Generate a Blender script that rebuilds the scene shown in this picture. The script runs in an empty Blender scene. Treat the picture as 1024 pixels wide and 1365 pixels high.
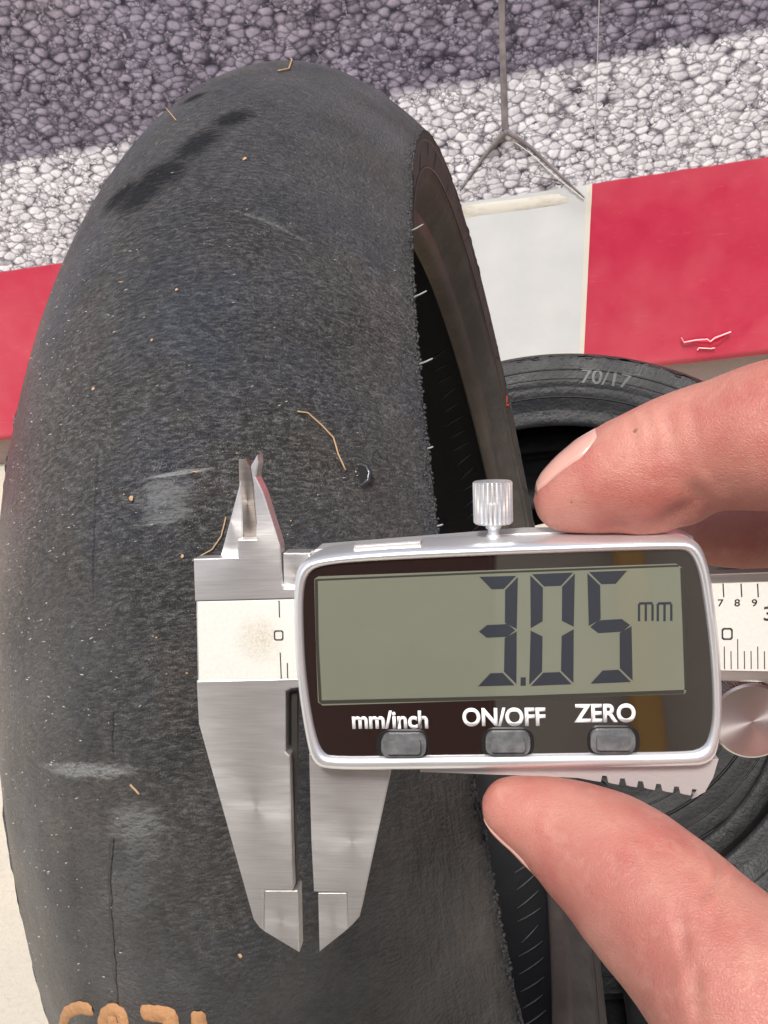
import bpy, bmesh, math, random
import numpy as np
from mathutils import Matrix, Vector, noise as mnoise
random.seed(7)
rng = np.random.default_rng(7)
S = bpy.context.scene
COL = S.collection
R_ = math.radians

# ------------------------------------------------------------------ camera, world, sun, exposure
IW, IH, FPX = 1024.0, 1365.0, 1093.0
CAM_H = 0.86
nrm = lambda v: v / np.linalg.norm(v)
PITCH = R_(37)
G = nrm(np.array([0.107, math.cos(PITCH), math.sin(PITCH)]))            # gravity, in camera axes (x right, y down, z forward)
HX = np.array([0.985, -0.098, -0.138]); HX = nrm(HX - G * (HX @ G))      # world X (along the wall)
FY = np.cross(HX, G)                                                     # world Y (towards the wall)
W3 = np.array([HX, FY, -G])
def CW(p):
    """camera axes -> world point"""
    w = W3 @ np.asarray(p, float); return Vector((w[0], w[1], w[2] + CAM_H))
def CD(d):
    w = W3 @ np.asarray(d, float); return Vector(w)
def ray(px, py): return np.array([(px - IW / 2) / FPX, (py - IH / 2) / FPX, 1.0])

cd = bpy.data.cameras.new('camera'); cam = bpy.data.objects.new('camera', cd); COL.objects.link(cam)
cd.sensor_fit = 'VERTICAL'; cd.angle = 2 * math.atan(IH / 2 / FPX); cd.clip_start = 0.004; cd.clip_end = 200
rx, ry, rz = CD((1, 0, 0)), CD((0, -1, 0)), CD((0, 0, -1))
cam.matrix_world = Matrix(((rx.x, ry.x, rz.x, 0), (rx.y, ry.y, rz.y, 0), (rx.z, ry.z, rz.z, CAM_H), (0, 0, 0, 1)))
S.camera = cam

SUN_ELEV, SUN_AZ = 69, 195       # azimuth clockwise from +Y: high, behind the photographer
world = bpy.data.worlds.new('World'); S.world = world; world.use_nodes = True
wn = world.node_tree; bg = wn.nodes['Background']
sky = wn.nodes.new('ShaderNodeTexSky'); sky.sky_type = 'NISHITA'; sky.sun_disc = False
sky.sun_elevation = R_(SUN_ELEV); sky.sun_rotation = R_(SUN_AZ)
sky.dust_density = 4.0; sky.ozone_density = 0.6; sky.air_density = 1.0
wn.links.new(sky.outputs[0], bg.inputs[0]); bg.inputs[1].default_value = 0.11
sd = bpy.data.lights.new('sun', 'SUN'); sun = bpy.data.objects.new('sun', sd); COL.objects.link(sun)
sd.energy = 2.7; sd.angle = R_(11); sd.color = (1.0, 0.965, 0.92)
sdir = Vector((math.sin(R_(SUN_AZ)) * math.cos(R_(SUN_ELEV)), math.cos(R_(SUN_AZ)) * math.cos(R_(SUN_ELEV)), math.sin(R_(SUN_ELEV))))
sun.rotation_euler = sdir.to_track_quat('Z', 'Y').to_euler()
S.view_settings.view_transform = 'Standard'; S.view_settings.look = 'None'
S.view_settings.exposure = 0.64; S.view_settings.gamma = 1.0

# ------------------------------------------------------------------ node helpers
class NT:
    def __init__(s, name):
        s.m = bpy.data.materials.new(name); s.m.use_nodes = True; s.t = s.m.node_tree
        s.p = s.t.nodes['Principled BSDF']
    def n(s, typ, **kw):
        nd = s.t.nodes.new('ShaderNode' + typ)
        for k, v in kw.items(): setattr(nd, k, v)
        return nd
    def put(s, sock, v):
        if isinstance(v, bpy.types.NodeSocket): s.t.links.new(v, sock)
        elif isinstance(v, (tuple, list)): sock.default_value = tuple(v) + ((1,) if len(v) == 3 and sock.type == 'RGBA' else ())
        else: sock.default_value = v
    def mth(s, op, a, b=0.0, c=None, clamp=False):
        nd = s.n('Math', operation=op); nd.use_clamp = clamp
        s.put(nd.inputs[0], a); s.put(nd.inputs[1], b)
        if c is not None: s.put(nd.inputs[2], c)
        return nd.outputs[0]
    def mix(s, f, a, b, mode='MIX'):
        nd = s.n('Mix', data_type='RGBA', blend_type=mode)
        s.put(nd.inputs[0], f); s.put(nd.inputs[6], a); s.put(nd.inputs[7], b); return nd.outputs[2]
    def ramp(s, f, lo, hi, a=0.0, b=1.0):
        nd = s.n('MapRange'); nd.clamp = True
        s.put(nd.inputs[0], f); nd.inputs[1].default_value = lo; nd.inputs[2].default_value = hi
        nd.inputs[3].default_value = a; nd.inputs[4].default_value = b; return nd.outputs[0]
    def coord(s, kind='Object'): return s.n('TexCoord').outputs[kind]
    def uv(s): return s.n('UVMap', uv_map='UVMap').outputs[0]
    def mapping(s, v, scale=(1, 1, 1), loc=(0, 0, 0), rot=(0, 0, 0)):
        nd = s.n('Mapping'); s.put(nd.inputs[0], v); nd.inputs[1].default_value = loc; nd.inputs[2].default_value = rot; nd.inputs[3].default_value = scale
        return nd.outputs[0]
    def noise(s, v, scale, detail=3.0, rough=0.55, dist=0.0, out=0):
        nd = s.n('TexNoise'); s.put(nd.inputs['Vector'], v); nd.inputs['Scale'].default_value = scale
        nd.inputs['Detail'].default_value = detail; nd.inputs['Roughness'].default_value = rough; nd.inputs['Distortion'].default_value = dist
        return nd.outputs[out]
    def voro(s, v, scale, feature='F1', rand=1.0, out='Distance'):
        nd = s.n('TexVoronoi', feature=feature); s.put(nd.inputs['Vector'], v); nd.inputs['Scale'].default_value = scale
        nd.inputs['Randomness'].default_value = rand; return nd.outputs[out]
    def sep(s, v): 
        nd = s.n('SeparateXYZ'); s.put(nd.inputs[0], v); return nd.outputs
    def vadd(s, a, b, k=1.0):
        sc = s.n('VectorMath', operation='SCALE'); s.put(sc.inputs[0], b); sc.inputs[3].default_value = k
        ad = s.n('VectorMath', operation='ADD'); s.put(ad.inputs[0], a); s.put(ad.inputs[1], sc.outputs[0]); return ad.outputs[0]
    def bump(s, h, dist, strength=1.0, prev=None):
        nd = s.n('Bump'); s.put(nd.inputs['Height'], h); nd.inputs['Distance'].default_value = dist; nd.inputs['Strength'].default_value = strength
        if prev is not None: s.put(nd.inputs['Normal'], prev)
        return nd.outputs[0]
    def set(s, **kw):
        for k, v in kw.items(): s.put(s.p.inputs[k.replace('_', ' ')], v)
        return s.m
def plain(name, col, rough=0.5, metal=0.0, **kw):
    return NT(name).set(Base_Color=col, Roughness=rough, Metallic=metal, **kw)

# ------------------------------------------------------------------ object helpers
def mesh_obj(name, verts, faces, mat=None, parent=None, smooth=True, mw=None):
    me = bpy.data.meshes.new(name); me.from_pydata([tuple(v) for v in verts], [], faces); me.update()
    if smooth: me.polygons.foreach_set('use_smooth', [True] * len(me.polygons))
    if mat: me.materials.append(mat)
    o = bpy.data.objects.new(name, me); COL.objects.link(o)
    if parent: o.parent = parent
    if mw is not None: o.matrix_world = mw
    return o
def bm_obj(name, bm, mat=None, parent=None, smooth=False):
    me = bpy.data.meshes.new(name); bm.normal_update(); bm.to_mesh(me); bm.free()
    if smooth: me.polygons.foreach_set('use_smooth', [True] * len(me.polygons))
    if mat: me.materials.append(mat)
    o = bpy.data.objects.new(name, me); COL.objects.link(o)
    if parent: o.parent = parent
    return o
def tag(o, label=None, cat=None, group=None, kind=None):
    for k, v in (('label', label), ('category', cat), ('group', group), ('kind', kind)):
        if v: o[k] = v
    return o
def empty(name, mw, label, cat, group=None):
    o = bpy.data.objects.new(name, None); COL.objects.link(o); o.matrix_world = mw; o.empty_display_size = 0.02
    return tag(o, label, cat, group)
def axes_matrix(x, y, z, t):
    return Matrix(((x.x, y.x, z.x, t.x), (x.y, y.y, z.y, t.y), (x.z, y.z, z.z, t.z), (0, 0, 0, 1)))
def box_bm(bm, c, s, rot=None):
    r = bmesh.ops.create_cube(bm, size=1.0)
    for v in r['verts']:
        p = Vector((v.co.x * s[0], v.co.y * s[1], v.co.z * s[2]))
        v.co = (rot @ p if rot else p) + Vector(c)
    return r['verts']
def auto_smooth(o, ang=35):
    me = o.data; bm = bmesh.new(); bm.from_mesh(me)
    for f in bm.faces: f.smooth = True
    for e in bm.edges:
        if len(e.link_faces) == 2 and e.calc_face_angle(0) > R_(ang): e.smooth = False
    bm.to_mesh(me); bm.free(); return o
def tube_bm(bm, pts, rads, seg=8, cap=True):
    pts = [Vector(p) for p in pts]; n = len(pts); rings = []
    t = (pts[1] - pts[0]).normalized(); a = t.orthogonal().normalized()
    for i in range(n):
        t = (pts[min(i + 1, n - 1)] - pts[max(i - 1, 0)]).normalized()
        a = (a - t * a.dot(t)).normalized(); b = t.cross(a)
        r = rads[i] if hasattr(rads, '__len__') else rads
        rings.append([bm.verts.new(pts[i] + (a * math.cos(2 * math.pi * k / seg) + b * math.sin(2 * math.pi * k / seg)) * r) for k in range(seg)])
    for i in range(n - 1):
        for k in range(seg):
            bm.faces.new((rings[i][k], rings[i][(k + 1) % seg], rings[i + 1][(k + 1) % seg], rings[i + 1][k]))
    if cap: bm.faces.new(rings[0][::-1]); bm.faces.new(rings[-1])

# ------------------------------------------------------------------ materials: rubber
def rubber(name, c1, c2, rough=0.55, scale=500, dist=0.0006, dusty=0.0, spec=.35):
    k = NT(name); o = k.coord()
    n1 = k.noise(o, 18, 4); n2 = k.noise(o, scale, 3, 0.6)
    col = k.mix(k.ramp(n1, 0.35, 0.65), c1, c2)
    if dusty: col = k.mix(k.mth('MULTIPLY', k.ramp(k.noise(o, 45, 5, 0.7), 0.45, 0.75), dusty), col, (0.20, 0.175, 0.14))
    h = k.mth('ADD', n2, k.mth('MULTIPLY', k.noise(o, 90, 3), 1.5))
    return k.set(Base_Color=col, Roughness=k.ramp(n1, 0.3, 0.7, rough - 0.07, rough + 0.1), Normal=k.bump(h, dist), Specular_IOR_Level=spec)
M_SIDE = rubber('sidewall_rubber', (0.050, 0.043, 0.037), (0.066, 0.055, 0.047), 0.75, 380, 0.0004, 0.25)
M_BEAD = rubber('bead_rubber', (0.080, 0.062, 0.049), (0.060, 0.048, 0.040), 0.62, 260, 0.0003, 0.2)
M_INNER = rubber('inner_liner_rubber', (0.010, 0.010, 0.010), (0.016, 0.016, 0.016), 0.5, 300, 0.0003, 0.03)
M_OLD = rubber('aged_grey_rubber', (0.008, 0.0083, 0.009), (0.014, 0.0135, 0.013), 0.45, 320, 0.0008, 0.12)
M_BLACKRUB = rubber('black_rubber', (0.007, 0.007, 0.007), (0.011, 0.011, 0.0115), 0.5, 300, 0.0004, 0.02, .2)  # even near-black rubber for the rear and low tyres
M_OLDSIDE = rubber('aged_sidewall_rubber', (0.010, 0.011, 0.013), (0.016, 0.0172, 0.0185), 0.46, 300, 0.0006, 0.05, .22)
M_NUB = plain('pale_rubber_nub', (0.28, 0.28, 0.27), 0.5)
M_CRUMB = plain('rubber_crumb', (0.035, 0.034, 0.034), 0.6)
M_PAINT = rubber('tan_crayon', (0.30, 0.15, 0.065), (0.40, 0.21, 0.095), 0.7, 500, 0.0006, 0.1)
M_STRAW = plain('dry_straw', (0.38, 0.25, 0.13), 0.7)
M_LEAF = plain('dry_leaf_bit', (0.42, 0.25, 0.13), 0.7)
M_GRIT = plain('grey_grit', (0.42, 0.40, 0.36), 0.7)
M_WHITEBIT = plain('white_grit', (0.6, 0.58, 0.54), 0.7)

# ------------------------------------------------------------------ tyre geometry
class Tyre:
    def __init__(s, R, Re, Rb, w, wb, n):
        s.R, s.Re, s.Rb, s.w, s.wb, s.n = R, Re, Rb, w, wb, n
    asym = 0.0; nr = None
    def rad(s, x): return s.R - (s.R - s.Re) * (np.abs(x) / s.w) ** np.where(np.asarray(x) > 0, s.nr or s.n, s.n) + s.asym * np.sin(np.pi * np.asarray(x) / s.w)
    def side(s):
        """sidewall section from the tread edge to the bead: lists of (x, r)"""
        k = lambda a, b: (s.wb + (s.w - s.wb) * a, s.Rb + (s.Re - s.Rb) * b)
        return [k(.985, .985), k(.975, .95), k(.955, .86), k(.92, .74), k(.88, .64), k(.845, .575), k(.80, .56), k(.775, .53), k(.77, .50)]
    def side2(s):
        k = lambda a, b: (s.wb + (s.w - s.wb) * a, s.Rb + (s.Re - s.Rb) * b)
        return [k(.77, .50), k(.70, .44), k(.55, .36), k(.40, .29), k(.29, .22)]
    def bead(s):
        k = lambda a, b: (s.wb + (s.w - s.wb) * a, s.Rb + (s.Re - s.Rb) * b)
        return [k(.29, .22), k(.25, .17), k(.23, .11), k(.19, .05), k(.10, .01), k(0, 0), k(-.12, .01), k(-.2, .07), k(-.23, .16), k(-.2, .26)]
    def inner(s):
        k = lambda a, b: (s.wb + (s.w - s.wb) * a, s.Rb + (s.Re - s.Rb) * b)
        h = [k(-.2, .26), k(.1, .38), k(.42, .52), k(.66, .68), k(.72, .82)]
        x0 = h[-1][0]; m = []
        for q in np.linspace(.86, -.86, 25):
            m.append((x0 * q / .86 * .98, s.rad(q * s.w) - .011))
        return h + m + [(-x, r) for x, r in h[::-1]]
    def pt(s, th, x, r): return (x, -r * math.sin(th), r * math.cos(th))
    def revolve(s, name, prof, nth, mat, parent, uvw=False, fn=None, flip=False):
        prof = np.array(prof); m = len(prof); th = np.linspace(-math.pi / 2, 1.5 * math.pi, nth, endpoint=False)
        X = np.repeat(prof[None, :, 0], nth, 0); Rr = np.repeat(prof[None, :, 1], nth, 0)
        if fn is not None: X, Rr = fn(th, X, Rr)
        V = np.stack([X, -Rr * np.sin(th)[:, None], Rr * np.cos(th)[:, None]], 2).reshape(-1, 3)
        i = np.arange(nth)[:, None]; j = np.arange(m - 1)[None]
        i2 = (i + 1) % nth
        F = np.stack([i * m + j, i * m + j + 1, i2 * m + j + 1, i2 * m + j], 2).reshape(-1, 4)
        if flip: F = F[:, ::-1]
        o = mesh_obj(name, V.tolist(), F.tolist(), mat, parent)
        if uvw:
            lay = o.data.uv_layers.new(name='UVMap')
            ii = np.repeat(np.arange(nth), m - 1); jj = np.tile(np.arange(m - 1), nth)
            arc = np.concatenate([[0], np.cumsum(np.hypot(np.diff(prof[:, 0]), np.diff(prof[:, 1])))]); arc -= arc[m // 2]
            dt = 2 * math.pi / nth * s.R
            q = [(ii * dt, arc[jj]), (ii * dt, arc[jj + 1]), ((ii + 1) * dt, arc[jj + 1]), ((ii + 1) * dt, arc[jj])]
            if flip: q = q[::-1]
            uv = np.stack([np.stack(a, 1) for a in q], 1).reshape(-1, 2)
            lay.data.foreach_set('uv', uv.astype(np.float32).ravel())
        return o

def vnoise(th, freq, seed, octv=3):
    """smooth 1-D noise round the circumference"""
    out = np.zeros_like(th); a = 1.0
    for k in range(octv):
        rr = np.random.default_rng(seed * 17 + k); N = int(freq * 2 ** k); v = rr.uniform(-1, 1, N)
        t = th / (2 * math.pi) * N; i = np.floor(t).astype(int); f = t - i; f = f * f * (3 - 2 * f)
        out += a * (v[i % N] * (1 - f) + v[(i + 1) % N] * f); a *= .6
    return out

def build_tyre(T, root, mats, nth=300, nx=41, ragged=0.0004, seed=1):
    tread_m, side_m, bead_m, inner_m = mats
    xs = T.w * np.sin(np.linspace(-1, 1, nx) * math.pi / 2 * .985) / math.sin(math.pi / 2 * .985)
    prof = np.stack([xs, T.rad(xs)], 1)
    def rag(th, X, Rr):
        for e in range(3):
            k = (1, .6, .25)[e]
            X[:, -1 - e] += vnoise(th, 150, seed + e, 4) * ragged * k; Rr[:, -1 - e] += vnoise(th, 170, seed + 7 + e, 4) * ragged * k
            X[:, e] += vnoise(th, 150, seed + 3 + e, 4) * ragged * k; Rr[:, e] += vnoise(th, 170, seed + 9 + e, 4) * ragged * k
        return X, Rr
    T.revolve('tread', prof, nth, tread_m, root, True, rag)
    for sg in (1, -1):
        def sd_fn(th, X, Rr): return X * sg, Rr
        T.revolve('sidewall', [(xs[-1], T.Re)] + T.side() + T.side2()[1:], nth, side_m, root, True, sd_fn, flip=sg < 0)
        T.revolve('bead', T.bead(), nth, bead_m, root, True, sd_fn, flip=sg < 0)
    T.revolve('inner_liner', T.inner(), nth, inner_m, root)

# ---- main tyre (pose from the photograph's outline)
TA = nrm(np.array([0.96026042, -0.1701917, -0.22121192])); TU = np.array([-0.16584792, -0.98541097, 0.03820582]); TV = np.cross(TA, TU)
TC = np.array([0.01886, 0.08352, 0.48704])
T1 = Tyre(.315, .2727, .2351, .0687, .044, 2.0)
T1.asym = .0015; T1.nr = 2.25        # worn lopsided: fuller right shoulder
T1M = axes_matrix(CD(TA), CD(-TV), CD(TU), CW(TC))
def tyre_hit(px, py):
    """first hit of a picture ray on the main tread -> (theta, x)"""
    d = nrm(ray(px, py)); t = np.linspace(.1, .75, 4000)
    p = d[None] * t[:, None] - TC; x = p @ TA; a = p @ TU; b = p @ TV; r = np.hypot(a, b)
    ins = (np.abs(x) < T1.w) & (r < T1.rad(np.clip(x, -T1.w, T1.w)))
    i = np.argmax(ins)
    if not ins[i]: i = int(np.argmin(np.where(np.abs(x) < T1.w, r - T1.rad(np.clip(x, -T1.w, T1.w)), 9)))
    return math.atan2(b[i], a[i]), float(x[i])
_xs = np.linspace(-T1.w, T1.w, 801); _arc = np.concatenate([[0], np.cumsum(np.hypot(np.diff(_xs), np.diff(T1.rad(_xs))))]); _arc -= _arc[400]
def tyre_uv(px, py):
    th, x = tyre_hit(px, py); return ((th + math.pi / 2) % (2 * math.pi)) * T1.R, float(np.interp(x, _xs, _arc))
def tread_pt(th, x, lift=0.0):
    return Vector(T1.pt(th, x, float(T1.rad(x)) + lift))

def tread_material():
    k = NT('worn_slick_rubber'); uv = k.uv(); s = k.sep(uv); u, v = s[0], s[1]
    big = k.noise(uv, 22, 4, .6); mid = k.noise(uv, 120, 3); mid2 = k.noise(k.mapping(uv, loc=(2, 6, 0)), 30, 4, .6)
    col = k.mix(k.ramp(big, .38, .62), (0.024, 0.0215, 0.017), (0.021, 0.023, 0.026))
    col = k.mix(k.mth('MULTIPLY', k.ramp(k.noise(k.mapping(uv, loc=(3, 1, 0)), 34, 3), .52, .7), .55), col, (0.044, 0.031, 0.021))
    col = k.mix(k.mth('MULTIPLY', k.ramp(k.noise(k.mapping(uv, loc=(7, 2, 0)), 26, 3), .50, .7), .6), col, (0.015, 0.023, 0.042))
    def blob(px, py, a, b, rot, edge=.35, nsc=160, namp=.5, streak=None):
        u0, v0 = tyre_uv(px, py); c, sn = math.cos(rot), math.sin(rot)
        du = k.mth('SUBTRACT', u, u0); dv = k.mth('SUBTRACT', v, v0)
        p = k.mth('DIVIDE', k.mth('ADD', k.mth('MULTIPLY', du, c), k.mth('MULTIPLY', dv, sn)), a)
        q = k.mth('DIVIDE', k.mth('SUBTRACT', k.mth('MULTIPLY', dv, c), k.mth('MULTIPLY', du, sn)), b)
        d = k.mth('SQRT', k.mth('ADD', k.mth('MULTIPLY', p, p), k.mth('MULTIPLY', q, q)))
        nv = k.mapping(uv, scale=streak, rot=(0, 0, 0)) if streak else uv
        d = k.mth('ADD', d, k.mth('MULTIPLY', k.mth('SUBTRACT', k.noise(nv, nsc, 4, .7), .5), namp * 2))
        return k.ramp(d, 1.0, 1.0 - edge)
    # dark smooth skid patches near the crown
    dark = None
    for (px, py, a, b, rot) in ((185, 258, .0115, .0125, 0), (215, 232, .010, .012, 0), (262, 192, .014, .0075, -.5), (310, 158, .010, .0060, -.6), (257, 131, .0060, .0060, 0), (160, 262, .008, .010, 0)):
        m = blob(px, py, a, b, rot, .55, 420, 1.0, (2.6, .5, 1)); dark = m if dark is None else k.mth('MAXIMUM', dark, m)
    col = k.mix(dark, col, (0.007, 0.008, 0.010))
    # chalky scuffs
    chalk = None
    for (px, py, a, b, rot, st) in ((220, 660, .0055, .0080, 0, .45), (222, 688, .003, .0070, 0, .4), (235, 631, .0007, .0095, .02, .9), (112, 1027, .0022, .0180, -.06, .55), (180, 1098, .0050, .0085, 0, .30), (190, 1130, .004, .006, 0, .12), (360, 298, .0009, .013, -.35, .35), (165, 1190, .007, .012, .3, .10)):
        m = k.mth('MULTIPLY', blob(px, py, a, b, rot, .5, 420, .9, (2.4, .5, 1)), st); chalk = m if chalk is None else k.mth('MAXIMUM', chalk, m)
    col = k.mix(chalk, col, (0.30, 0.31, 0.30))
    # grit: specks, denser towards the left shoulder
    left = k.ramp(v, -.075, -.01, 1.0, .25)
    sp = k.voro(k.vadd(uv, k.noise(uv, 300, 2, out=1), .0012), 420, 'F1'); spm = k.ramp(sp, .20, .08)
    gate = k.ramp(k.noise(k.mapping(uv, loc=(5, 5, 0)), 210, 2), .60, .66); gate2 = k.ramp(k.noise(k.mapping(uv, loc=(1, 9, 0)), 30, 2), .40, .62)
    sp2 = k.mth('MULTIPLY', k.mth('MULTIPLY', spm, gate), k.mth('MULTIPLY', gate2, left))
    col = k.mix(k.mth('MULTIPLY', sp2, .8), col, (0.34, 0.31, 0.25))
    # vertical crack lines
    crack = None
    for pts in (((150, 1118), (147, 1170), (149, 1230), (158, 1350)), ((126, 690), (125, 740), (124, 800)), ((131, 600), (129, 640), (126, 690)), ((152, 950), (150, 985), (150, 1010))):
        for a, b in zip(pts, pts[1:]):
            u0, v0 = tyre_uv(*a); u1, v1 = tyre_uv(*b); lo, hi = min(u0, u1), max(u0, u1)
            sl = (v1 - v0) / (u1 - u0)
            dist = k.mth('ABSOLUTE', k.mth('SUBTRACT', k.mth('ADD', k.mth('SUBTRACT', v, v0), k.mth('MULTIPLY', k.mth('SUBTRACT', k.noise(uv, 260, 2), .5), .0014)), k.mth('MULTIPLY', k.mth('SUBTRACT', u, u0), sl)))
            wd = .0006 if pts[0][1] > 1100 else .0003
            m = k.mth('MULTIPLY', k.ramp(dist, wd, wd * .4), k.mth('MULTIPLY', k.mth('GREATER_THAN', u, lo), k.mth('LESS_THAN', u, hi)))
            crack = m if crack is None else k.mth('MAXIMUM', crack, m)
    col = k.mix(k.mth('MULTIPLY', k.mth('MULTIPLY', crack, k.ramp(k.noise(uv, 130, 3, .7), .35, .6)), .7), col, (0.008, 0.008, 0.008))
    # leathery grain; torn streaks along the right shoulder
    wv = k.vadd(uv, k.noise(uv, 90, 2, out=1), .004)
    gr = k.noise(k.mapping(wv, scale=(2.1, .65, 1)), 560, 5, .68)
    gr2 = k.voro(k.vadd(k.mapping(uv, scale=(1.35, .9, 1)), k.noise(uv, 600, 3, out=1), .0010), 1000, 'SMOOTH_F1')
    fine = k.noise(uv, 3200, 2, .6)
    peak = k.mth('MULTIPLY', k.ramp(k.mth('ADD', gr, k.mth('MULTIPLY', k.mth('SUBTRACT', fine, .5), .9)), .47, .70), k.ramp(big, .30, .66, 1.0, .55))
    wear_shade = k.ramp(k.mth('ADD', u, k.mth('MULTIPLY', k.mth('SUBTRACT', big, .5), .10)), .90, 1.02, 1.0, .22)      # worn pale grain; its fade also paints sheen above, shade below
    peak = k.mth('MULTIPLY', peak, wear_shade)
    peak = k.mth('MULTIPLY', peak, k.mth('SUBTRACT', 1.0, k.mth('MULTIPLY', dark, .8)))
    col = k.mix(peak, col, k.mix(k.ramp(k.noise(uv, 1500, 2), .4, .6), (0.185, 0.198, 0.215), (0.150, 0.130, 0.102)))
    pit = k.ramp(k.mth('ADD', gr, k.mth('MULTIPLY', k.mth('SUBTRACT', fine, .5), .5)), .46, .34)
    col = k.mix(k.mth('MULTIPLY', pit, .75), col, (0.012, 0.012, 0.013))
    low = k.mth('MULTIPLY', k.ramp(v, .035, .075), k.ramp(u, .93, 1.02))
    tear = k.noise(k.mapping(k.vadd(uv, k.noise(uv, 60, 2, out=1), .006), scale=(.16, 1, 1)), 420, 4, .65)
    smooth_ = k.mth('SUBTRACT', 1.0, k.mth('MULTIPLY', dark, .45))
    amp = k.mth('MULTIPLY', smooth_, k.ramp(v, -.06, .02, .55, 1.15))
    h = k.mth('ADD', k.mth('MULTIPLY', k.mth('ADD', gr, k.mth('MULTIPLY', gr2, .7)), amp), k.mth('MULTIPLY', fine, .4))
    h = k.mth('ADD', h, k.mth('MULTIPLY', k.mth('MULTIPLY', tear, low), 6.0))
    h = k.mth('ADD', h, k.mth('MULTIPLY', mid, .5))
    h = k.mth('SUBTRACT', h, k.mth('MULTIPLY', crack, 1.5))
    nb = k.bump(h, .0013, 1.0)
    rough = k.mth('ADD', k.ramp(mid2, .3, .7, .40, .30), k.mth('ADD', k.mth('MULTIPLY', chalk, .3), k.mth('MULTIPLY', dark, .25)))
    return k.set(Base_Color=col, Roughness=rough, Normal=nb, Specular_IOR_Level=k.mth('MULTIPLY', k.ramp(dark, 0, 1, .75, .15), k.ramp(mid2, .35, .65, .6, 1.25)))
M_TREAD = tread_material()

# ------------------------------------------------------------------ setting: floor, walls, printed banner
FLOOR_HIT = lambda px, py: (lambda d: CW(ray(px, py) * (-CAM_H / d.z)))(CD(ray(px, py)))
YW = FLOOR_HIT(512, 594).y
def wall_pt(px, py, y=None):
    d = CD(ray(px, py)); t = (YW if y is None else y) / d.y; return (d.x * t, d.z * t + CAM_H)
kf = NT('worn_beige_concrete'); fo = kf.coord()
fcol = kf.mix(kf.ramp(kf.noise(fo, 5, 5), .35, .65), (0.50, 0.455, 0.37), (0.42, 0.39, 0.325))
fcol = kf.mix(kf.mth('MULTIPLY', kf.ramp(kf.noise(fo, 160, 4, .7), .5, .7), .35), fcol, (0.30, 0.27, 0.22))
M_FLOOR = kf.set(Base_Color=fcol, Roughness=.7, Normal=kf.bump(kf.noise(fo, 220, 4, .7), .0012))
bm = bmesh.new(); bmesh.ops.create_grid(bm, x_segments=8, y_segments=8, size=30)
tag(bm_obj('floor', bm, M_FLOOR), kind='structure')

kw = NT('pinkish_grey_plaster'); wo = kw.coord()
M_PLASTER = kw.set(Base_Color=kw.mix(kw.ramp(kw.noise(wo, 14, 4), .35, .65), (0.42, 0.30, 0.26), (0.36, 0.29, 0.26)), Roughness=.6, Normal=kw.bump(kw.noise(wo, 120, 4), .0015))
bm = bmesh.new(); box_bm(bm, (0, YW + .122, .88), (9, .2, 1.76))
w_ = tag(bm_obj('wall', bm, M_PLASTER), 'pinkish grey plaster wall behind the printed banner', 'wall')

# printed banner: racing kerb under two bands of gravel
ZB = min(wall_pt(0, 583)[1], wall_pt(950, 476)[1])
zb0, zb1 = wall_pt(0, 583), wall_pt(950, 476)
def line_of(p, q):
    a, b = wall_pt(*p), wall_pt(*q); sl = (b[1] - a[1]) / (b[0] - a[0]); return a[1] - sl * a[0], sl
kb = NT('printed_vinyl'); bo = kb.coord(); bs = kb.sep(bo); bx, bz = bs[0], bs[2]
def above(line, wob=.0): 
    r = kb.mth('SUBTRACT', bz, kb.mth('ADD', kb.mth('MULTIPLY', bx, line[1]), line[0]))
    return r
L1 = line_of((0, 217), (1024, 38)); L2 = line_of((0, 360), (1024, 206))
wobn = kb.mth('MULTIPLY', kb.mth('SUBTRACT', kb.noise(bo, 30, 3), .5), .030)
d1 = kb.ramp(kb.mth('ADD', above(L1), wobn), -.006, .006)
d2 = kb.ramp(kb.mth('ADD', above(L2), kb.mth('MULTIPLY', wobn, .12)), -.0012, .0012)
wv = kb.vadd(kb.mapping(bo, rot=(0, R_(24), 0), scale=(.85, 1, 1.5)), kb.noise(bo, 36, 4, out=1), .020)
wv2 = kb.vadd(kb.mapping(bo, rot=(0, R_(-20), 0), scale=(1, 1, 1.2)), kb.noise(bo, 90, 3, out=1), .014)
def stones(v, scale):
    d = kb.voro(v, scale, 'DISTANCE_TO_EDGE'); c = kb.sep(kb.voro(v, scale, 'F1', out='Color')); p = kb.voro(v, scale, 'F1', out='Position')
    loc = kb.n('VectorMath', operation='SUBTRACT'); sc_ = kb.n('VectorMath', operation='SCALE'); kb.put(sc_.inputs[0], v); sc_.inputs[3].default_value = 1.0
    kb.put(loc.inputs[0], sc_.outputs[0]); kb.put(loc.inputs[1], p); l = kb.sep(loc.outputs[0])
    facet = kb.mth('ADD', kb.mth('MULTIPLY', l[2], scale * .55), kb.mth('MULTIPLY', l[0], scale * -.25))
    return d, c, facet
dA, cA, fA = stones(wv, 66); dB, cB, fB = stones(wv2, 124)
gA = kb.voro(wv, 66, 'F1'); gB = kb.voro(wv2, 124, 'F1')
grain = kb.mth('MULTIPLY', kb.mth('SUBTRACT', kb.noise(bo, 200, 4, .75), .5), 1.0)
big_ = kb.ramp(kb.mth('ADD', cA[1], kb.mth('MULTIPLY', gA, -.5)), .05, .12)      # some cells hold one big stone, the rest small ones
gapn = kb.mth('MULTIPLY', kb.mth('SUBTRACT', kb.noise(bo, 85, 4, .7), .5), .34)
eS = kb.mix(big_, kb.mth('MINIMUM', dB, kb.mth('MULTIPLY', dA, 1.8)), dA); fS = kb.mix(big_, fB, fA); cS = kb.mix(big_, cB[0], cA[0])
gN = kb.mth('ADD', eS, gapn)
fN = kb.mth('ADD', kb.mix(big_, gB, gA), kb.mth('MULTIPLY', gapn, -.9))
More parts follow.
